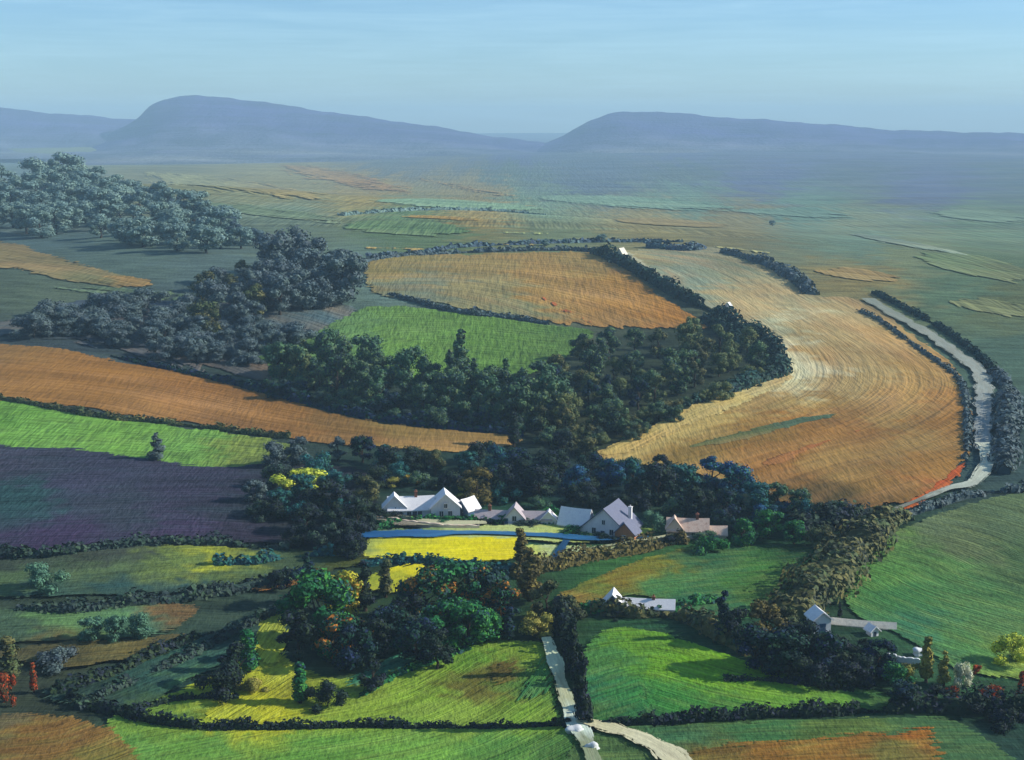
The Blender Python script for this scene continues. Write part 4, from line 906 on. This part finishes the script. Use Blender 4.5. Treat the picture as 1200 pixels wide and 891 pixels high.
# ------------------------------------------------------------------ houses
M_white = mat_plain('limewash', (238, 234, 228), .08, .8, .2, .85, (206, 198, 196), .5)
M_lilac = mat_plain('lilac_render', (230, 224, 222), .10, .7, .2, .85, (190, 180, 184), .5)
M_mauve = mat_plain('mauve_render', (200, 186, 178), .14, .7, .25, .85, (126, 116, 124), .6)
M_pink = mat_plain('pink_render', (236, 212, 186), .10, .7, .2, .85, (180, 130, 104), .6)
M_ochre = mat_plain('ochre_render', (190, 130, 90), .16, .7, .2, .85, (150, 96, 60), .6)
M_slate = mat_plain('slate_roof', (116, 118, 134), .22, 1.2, .4, .6, (80, 84, 104), .7)
M_paleroof = mat_plain('pale_roof', (240, 236, 232), .10, 1.1, .3, .6, (196, 190, 192), .6)
M_mauveroof = mat_plain('mauve_roof', (188, 174, 172), .16, 1.1, .3, .7, (126, 112, 120), .7)
M_pinkroof = mat_plain('pink_tile_roof', (228, 198, 174), .14, 1.1, .3, .7, (160, 112, 90), .7)
M_brick = mat_plain('brick', (140, 92, 72), .2, 2, .3, .9)
M_stone = mat_plain('field_stone', (226, 216, 194), .14, .8, .5, .9, (140, 132, 118), .6)
M_chalk = mat_plain('chalk_stone', (222, 222, 218), .12, .9, .5, .9, (150, 156, 150), .5)
M_dark = mat_plain('window_glass', (40, 48, 60), .1, 1, .0, .15)
M_frame = mat_plain('painted_wood', (206, 204, 196), .05, 2, .1, .6)
M_door = mat_plain('painted_door', (66, 74, 88), .1, 2, .1, .6)
M_bluedoor = mat_plain('weathered_boards', (70, 96, 120), .14, 2, .2, .7)

def boxv(x0, x1, y0, y1, z0, z1):
    v = [(x0, y0, z0), (x1, y0, z0), (x1, y1, z0), (x0, y1, z0), (x0, y0, z1), (x1, y0, z1), (x1, y1, z1), (x0, y1, z1)]
    f = [[0, 3, 2, 1], [4, 5, 6, 7], [0, 1, 5, 4], [1, 2, 6, 5], [2, 3, 7, 6], [3, 0, 4, 7]]
    return np.array(v, float), f
def gable_wall(L, W, h, rh, ox=0, oy=0, along='x'):
    """walls of a gabled block; ridge along x (or y)"""
    a, b = L/2, W/2
    v = [(-a, -b, -1.2), (a, -b, -1.2), (a, b, -1.2), (-a, b, -1.2), (-a, -b, h), (a, -b, h), (a, b, h), (-a, b, h), (-a, 0, h+rh), (a, 0, h+rh)]
    f = [[0, 1, 5, 4], [2, 3, 7, 6], [1, 2, 6, 9, 5], [3, 0, 4, 8, 7], [0, 3, 2, 1], [4, 5, 9, 8], [6, 7, 8, 9]]
    v = np.array(v, float)
    if along == 'y': v = np.column_stack([-v[:, 1], v[:, 0], v[:, 2]])
    return v+np.array([ox, oy, 0]), f
def gable_roof(L, W, h, rh, ox=0, oy=0, along='x', th=.22, eave=.45, verge=.35, sag=.12):
    a = L/2+verge; sl = rh/(W/2); b = W/2+eave; n = 7
    V = []; Fc = []
    for i in range(n):
        x = -a+2*a*i/(n-1); s = -sag*math.sin(math.pi*i/(n-1))
        ze = h-eave*sl+.06+s*.4; zr = h+rh+.06+s
        V += [(x, -b, ze), (x, 0, zr), (x, b, ze), (x, b, ze+th), (x, 0, zr+th*1.2), (x, -b, ze+th)]
    for i in range(n-1):
        for k in range(6):
            Fc.append([i*6+k, (i+1)*6+k, (i+1)*6+(k+1) % 6, i*6+(k+1) % 6])
    Fc += [[5, 4, 1, 0], [4, 3, 2, 1]]; o = (n-1)*6
    Fc += [[o, o+1, o+4, o+5], [o+1, o+2, o+3, o+4]]
    v = np.array(V, float)
    if along == 'y': v = np.column_stack([-v[:, 1], v[:, 0], v[:, 2]])
    return v+np.array([ox, oy, 0]), Fc
def part(name, vf, mat, parent):
    return link(bpy.data.objects.new(name, pymesh(name, vf[0], vf[1], [mat])), parent)
def house(name, label, px, py, wpx, blocks, rot=0, doors=(), windows=(), chimneys=(), cat='house'):
    """blocks: (L, W, wall h, ridge rise, ox, oy, ridge axis, wall mat, roof mat) as fractions of the width in the photo"""
    p = at(px, py); s = wpx*mpp(p)
    e = link(bpy.data.objects.new(name, None)); e.location = p; e.rotation_euler = (0, 0, R(rot)); tag(e, label, cat)
    roofs = []
    for (L, W, h, rh, ox, oy, ax, wm, rm) in blocks:
        part('wall', gable_wall(L*s, W*s, h*s, rh*s, ox*s, oy*s, ax), wm, e)
        roofs.append(part('roof', gable_roof(L*s, W*s, h*s, rh*s, ox*s, oy*s, ax), rm, e))
    for (x, y, z0, z1, w, ri) in chimneys:
        c = join([boxv(x*s-w, x*s+w, y*s-w*.8, y*s+w*.8, z0*s, z1*s), boxv(x*s-w-.09, x*s+w+.09, y*s-w*.8-.09, y*s+w*.8+.09, z1*s, z1*s+.18),
                  tube([(x*s, y*s, z1*s+.18), (x*s, y*s, z1*s+.6)], [.17, .14], 8)])
        part('chimney', c, M_white if ri < 0 else M_brick, roofs[abs(ri) if ri >= 0 else 0])
    for (x, y, z, w, h) in windows:       # on walls facing -y
        w_, h_ = w, h
        X, Y, Z = x*s, y*s, z*s
        fr = join([boxv(X-w_/2-.1, X-w_/2, Y-.07, Y+.05, Z-.1, Z+h_+.1), boxv(X+w_/2, X+w_/2+.1, Y-.07, Y+.05, Z-.1, Z+h_+.1),
                   boxv(X-w_/2, X+w_/2, Y-.07, Y+.05, Z+h_, Z+h_+.1), boxv(X-w_/2-.18, X+w_/2+.18, Y-.16, Y+.05, Z-.22, Z-.1), boxv(X-.04, X+.04, Y-.06, Y+.05, Z, Z+h_)])
        f = part('window', fr, M_frame, e)
        part('pane', boxv(X-w_/2, X+w_/2, Y-.03, Y+.04, Z-.1, Z+h_), M_dark, f)
    for (x, y, w, h, m) in doors:
        X, Y = x*s, y*s
        d = part('door', boxv(X-w/2, X+w/2, Y-.06, Y+.05, -.2, h), m, e)
        part('handle', boxv(X+w*.34, X+w*.42, Y-.11, Y-.06, .95, 1.1), M_frame, d)
    return e

# twin gabled white house on the left of the village
house('house', 'long white house with a pale roof and a tall right hand gable', 496, 604, 84,
      [(.62, .26, .13, .14, -.17, 0, 'x', M_white, M_paleroof), (.34, .40, .16, .18, .30, -.05, 'y', M_lilac, M_paleroof), (.20, .30, .16, .15, -.40, -.02, 'y', M_white, M_paleroof)],
      rot=6, windows=[(-.2, -.13, .045, .9, 1.1), (-.05, -.13, .045, .9, 1.1), (.24, -.25, .05, .9, 1.2), (.36, -.25, .05, .9, 1.2), (.30, -.25, .17, .7, .9)], doors=[(-.12, -.13, 1.0, 2.0, M_door)], chimneys=[(-.1, 0, .2, .34, .35, 0)])
house('shed', 'small shed with a white sloping roof and blue boarded gable', 548, 603, 26,
      [(.8, .7, .34, .40, 0, 0, 'y', M_bluedoor, M_paleroof)], rot=-38, doors=[(0, -.4, .9, 1.6, M_door)], cat='shed')
house('farmhouse', 'long low mauve farmhouse with one central gable', 602, 612, 94,
      [(.94, .16, .07, .07, 0, 0, 'x', M_mauve, M_mauveroof), (.24, .24, .09, .13, .02, -.03, 'y', M_lilac, M_mauveroof), (.12, .20, .06, .10, .44, -.03, 'y', M_white, M_paleroof)],
      rot=-5, windows=[(-.34, -.08, .025, .8, .9), (-.2, -.08, .025, .8, .9), (.2, -.08, .025, .8, .9), (.32, -.08, .025, .8, .9), (.02, -.15, .06, .9, 1.1)], doors=[(-.08, -.15, .9, 1.7, M_bluedoor)], chimneys=[(-.3, 0, .1, .2, .35, 0)])
house('manor_house', 'largest house in the village, steep slate roof over a lilac gable', 708, 625, 98,
      [(.50, .60, .085, .26, .06, .06, 'y', M_lilac, M_slate), (.36, .24, .10, .16, -.36, .0, 'x', M_white, M_paleroof), (.20, .24, .10, .12, .34, -.14, 'y', M_ochre, M_slate)],
      rot=-24, windows=[(-.06, -.19, .05, .9, 1.2), (.16, -.19, .05, .9, 1.2), (.06, -.19, .17, .7, .9), (-.40, -.12, .03, .8, 1.0), (.34, -.265, .03, .7, 1.0)], doors=[(.05, -.19, 1.0, 1.7, M_door)], chimneys=[(.27, .16, .14, .31, .4, -1)])
house('cottage', 'low pink cottage half hidden under the blue trees', 812, 628, 78,
      [(.6, .26, .12, .14, -.08, 0, 'x', M_pink, M_pinkroof), (.42, .22, .07, .09, .28, -.02, 'x', M_pink, M_pinkroof), (.16, .22, .15, .14, -.28, -.05, 'y', M_pink, M_pinkroof)],
      rot=-6, windows=[(.0, -.13, .05, .8, .9), (.14, -.13, .05, .8, .9), (.34, -.13, .03, .7, .7)], doors=[(-.15, -.13, 1.0, 1.8, M_slate)], chimneys=[(.06, 0, .2, .33, .35, 0)])
house('hut', 'tiny white hut alone under black trees left of the stream', 405, 606, 17,
      [(.8, .7, .5, .34, 0, 0, 'y', M_lilac, M_paleroof)], rot=14, doors=[(0, -.4, .8, 1.4, M_door)], cat='hut')
house('cottage', 'small white gable peeping out of the navy village trees', 620, 568, 16,
      [(.8, .7, .45, .4, 0, 0, 'y', M_white, M_paleroof)], rot=-20, windows=[(0, -.4, .16, .7, .8)], chimneys=[(0, 0, .6, 1.05, .3, 0)])
house('cottage', 'white roofed cottage with dark wall above the bright green meadow', 737, 714, 84,
      [(.80, .19, .07, .085, .22, 0, 'x', M_mauve, M_paleroof), (.28, .30, .08, .17, -.22, -.04, 'y', M_slate, M_paleroof)],
      rot=-8, windows=[(.1, -.095, .025, .6, .5), (.38, -.095, .025, .6, .5), (-.22, -.19, .05, .7, .8)], doors=[(.24, -.095, .7, .95, M_door)], chimneys=[(.34, 0, .1, .19, .3, 0)])
tree(722, 724, 9, 'bush', 'dark', 'low dark bush in front of the white roofed cottage', wpx=26)
house('barn', 'square white barn end among the dark right hand trees', 959, 738, 26,
      [(.9, .8, .62, .32, 0, 0, 'y', M_white, M_paleroof)], rot=10, doors=[(0, -.45, 1.4, 1.9, M_bluedoor)], cat='barn')
house('shed', 'long narrow cream roofed shed on the right hand slope', 1012, 734, 72,
      [(.98, .10, .035, .05, 0, 0, 'x', M_stone, M_stone)], rot=-14, doors=[(-.2, -.05, .6, .5, M_door)], cat='shed')
house('hut', 'little white hut below the end of the long shed', 1022, 744, 14,
      [(.8, .7, .5, .3, 0, 0, 'y', M_white, M_paleroof)], rot=20, doors=[(0, -.4, .6, .9, M_door)], cat='hut')
house('barn', 'tiny pale barn at the top corner of the stubble hedge', 728, 304, 13,
      [(.9, .7, .5, .5, 0, 0, 'y', M_stone, M_stone)], rot=-30, doors=[(0, -.45, 2.2, 2.6, M_door)], cat='barn')
house('barn', 'tiny white barn beside the thick teal hedge', 853, 364, 9,
      [(.9, .7, .6, .4, 0, 0, 'y', M_white, M_paleroof)], rot=-30, doors=[(0, -.45, 1.4, 1.7, M_door)], cat='barn')

def stonewall(name, label, pts, h, w, mat, cat='wall'):
    L = [at(*p) for p in spline(pts, 8)]; rs = np.random.RandomState(3)
    O = L[0]; V = []; Fc = []
    for i, p in enumerate(L):
        q = L[min(i+1, len(L)-1)]-L[max(i-1, 0)]; t = q[:2]/np.linalg.norm(q[:2]); n = np.array([-t[1], t[0]])
        hh = h*(1+rs.uniform(-.15, .12))
        for sx, z in ((-.5, -.5), (-.42, hh*.94), (0, hh), (.42, hh*.94), (.5, -.5)):
            xy = p[:2]+n*w*sx; V.append((xy[0]-O[0], xy[1]-O[1], float(terr(*p[:2]))+z-O[2]))
    for i in range(len(L)-1):
        for k in range(4): Fc.append([i*5+k, i*5+k+1, (i+1)*5+k+1, (i+1)*5+k])
    n = (len(L)-1)*5
    Fc += [[4, 3, 2, 1, 0], [n, n+1, n+2, n+3, n+4]]
    o = link(bpy.data.objects.new(name, pymesh(name, V, Fc, [mat]))); o.location = O
    return tag(o, label, cat)
stonewall('garden_wall', 'pale pink stone wall in front of the twin gabled house', [(446, 612), (480, 616), (520, 621), (562, 622)], 1.5, .7, M_pink)
stonewall('garden_wall', 'white wall between the olive tree and the long shed', [(1040, 772), (1056, 776), (1078, 779)], 1.2, .6, M_chalk)
stonewall('field_wall', 'short pale wall under the pink cottage', [(770, 634), (800, 632), (826, 631)], .8, .5, M_stone)
def boulder(label, px, py, wpx, hpx, seed):
    p = at(px, py); m = mpp(p)
    v, f = ico((wpx*m*.5, wpx*m*.42, hpx*m*.5), (0, 0, hpx*m*.38), seed, 3)
    rs = np.random.RandomState(seed); v = v+rs.normal(0, .03, v.shape)
    o = link(bpy.data.objects.new('boulder', pymesh('boulder', v, f, [M_chalk], True))); o.location = p
    return tag(o, label, 'boulder', 'white boulders by the track')
boulder('large white boulder on the chalk track, the upper of two', 674, 860, 20, 11, 4)
boulder('smaller white boulder lower down between the two tracks', 694, 880, 18, 11, 9)
boulder('small white boulder beside the olive tree on the right', 1076, 768, 14, 10, 14)
boulder('white stone at the end of the pale blue stream by the hut', 600, 613, 14, 9, 21)

# ------------------------------------------------------------------ light, sky, haze, camera
ELEV, AZ = 28, 86          # sun height and bearing (degrees from straight ahead towards the right)
sd = Vector((math.cos(R(ELEV))*math.sin(R(AZ)), math.cos(R(ELEV))*math.cos(R(AZ)), math.sin(R(ELEV))))
L = bpy.data.lights.new('sun', 'SUN'); L.energy = 4.2; L.angle = R(.5); L.color = (1, .965, .89)
lo = link(bpy.data.objects.new('sun', L)); lo.rotation_euler = sd.to_track_quat('Z', 'Y').to_euler()

w = bpy.data.worlds.new('World'); S.world = w; w.use_nodes = True
nt = w.node_tree; bg = nt.nodes['Background']
sky = nt.nodes.new('ShaderNodeTexSky'); sky.sky_type = 'NISHITA'; sky.sun_disc = False
sky.sun_elevation = R(ELEV); sky.sun_rotation = R(AZ); sky.air_density = 1.0; sky.dust_density = .4; sky.ozone_density = 4.5; sky.altitude = 300
tc = nt.nodes.new('ShaderNodeTexCoord').outputs['Generated']
n1 = noise(nt, vscale(nt, tc, (5, 5, 60)), 1.0, 4, .62, .6)
n2 = noise(nt, vscale(nt, tc, (14, 14, 420)), 1.0, 3, .6, .3)
k = mathn(nt, 'ADD', maprange(nt, n1, .35, .75, 0, .26), maprange(nt, n2, .35, .75, -.07, .07))
tinted = mixc(nt, 'MULTIPLY', 1.0, sky.outputs[0], (.74, .92, 1.06))
veil = mixc(nt, 'MIX', mathn(nt, 'MAXIMUM', k, 0.0), tinted, (4.8, 7.0, 8.0))
nt.links.new(veil, bg.inputs['Color'])
bg.inputs['Strength'].default_value = .105

hz = newmat('haze_air')[0]; hz.node_tree.nodes.remove(hz.node_tree.nodes['Principled BSDF'])
pv = hz.node_tree.nodes.new('ShaderNodeVolumePrincipled'); out = hz.node_tree.nodes['Material Output']
pv.inputs['Color'].default_value = (.56, .84, 1.0, 1); pv.inputs['Density'].default_value = .00014; pv.inputs['Anisotropy'].default_value = 0
hz.node_tree.links.new(pv.outputs[0], out.inputs['Volume'])
hv, hf = boxv(-6600, 6600, -220, 12000, -22, 262)
ho = link(bpy.data.objects.new('haze', pymesh('haze', hv, hf, [hz]))); tag(ho, kind='stuff')

cam = bpy.data.cameras.new('camera'); cam.sensor_width = 36; cam.lens = 36*F/1200; cam.clip_start = 1; cam.clip_end = 40000
co = link(bpy.data.objects.new('camera', cam)); co.location = (0, 0, CAMZ); co.rotation_euler = (R(90)-PITCH, 0, 0)
S.camera = co
S.view_settings.view_transform = 'Standard'; S.view_settings.look = 'None'; S.view_settings.exposure = .47; S.view_settings.gamma = 1
S.cycles.use_denoising = True
S.cycles.max_bounces = 5; S.cycles.diffuse_bounces = 2; S.cycles.volume_bounces = 0; S.cycles.transparent_max_bounces = 8
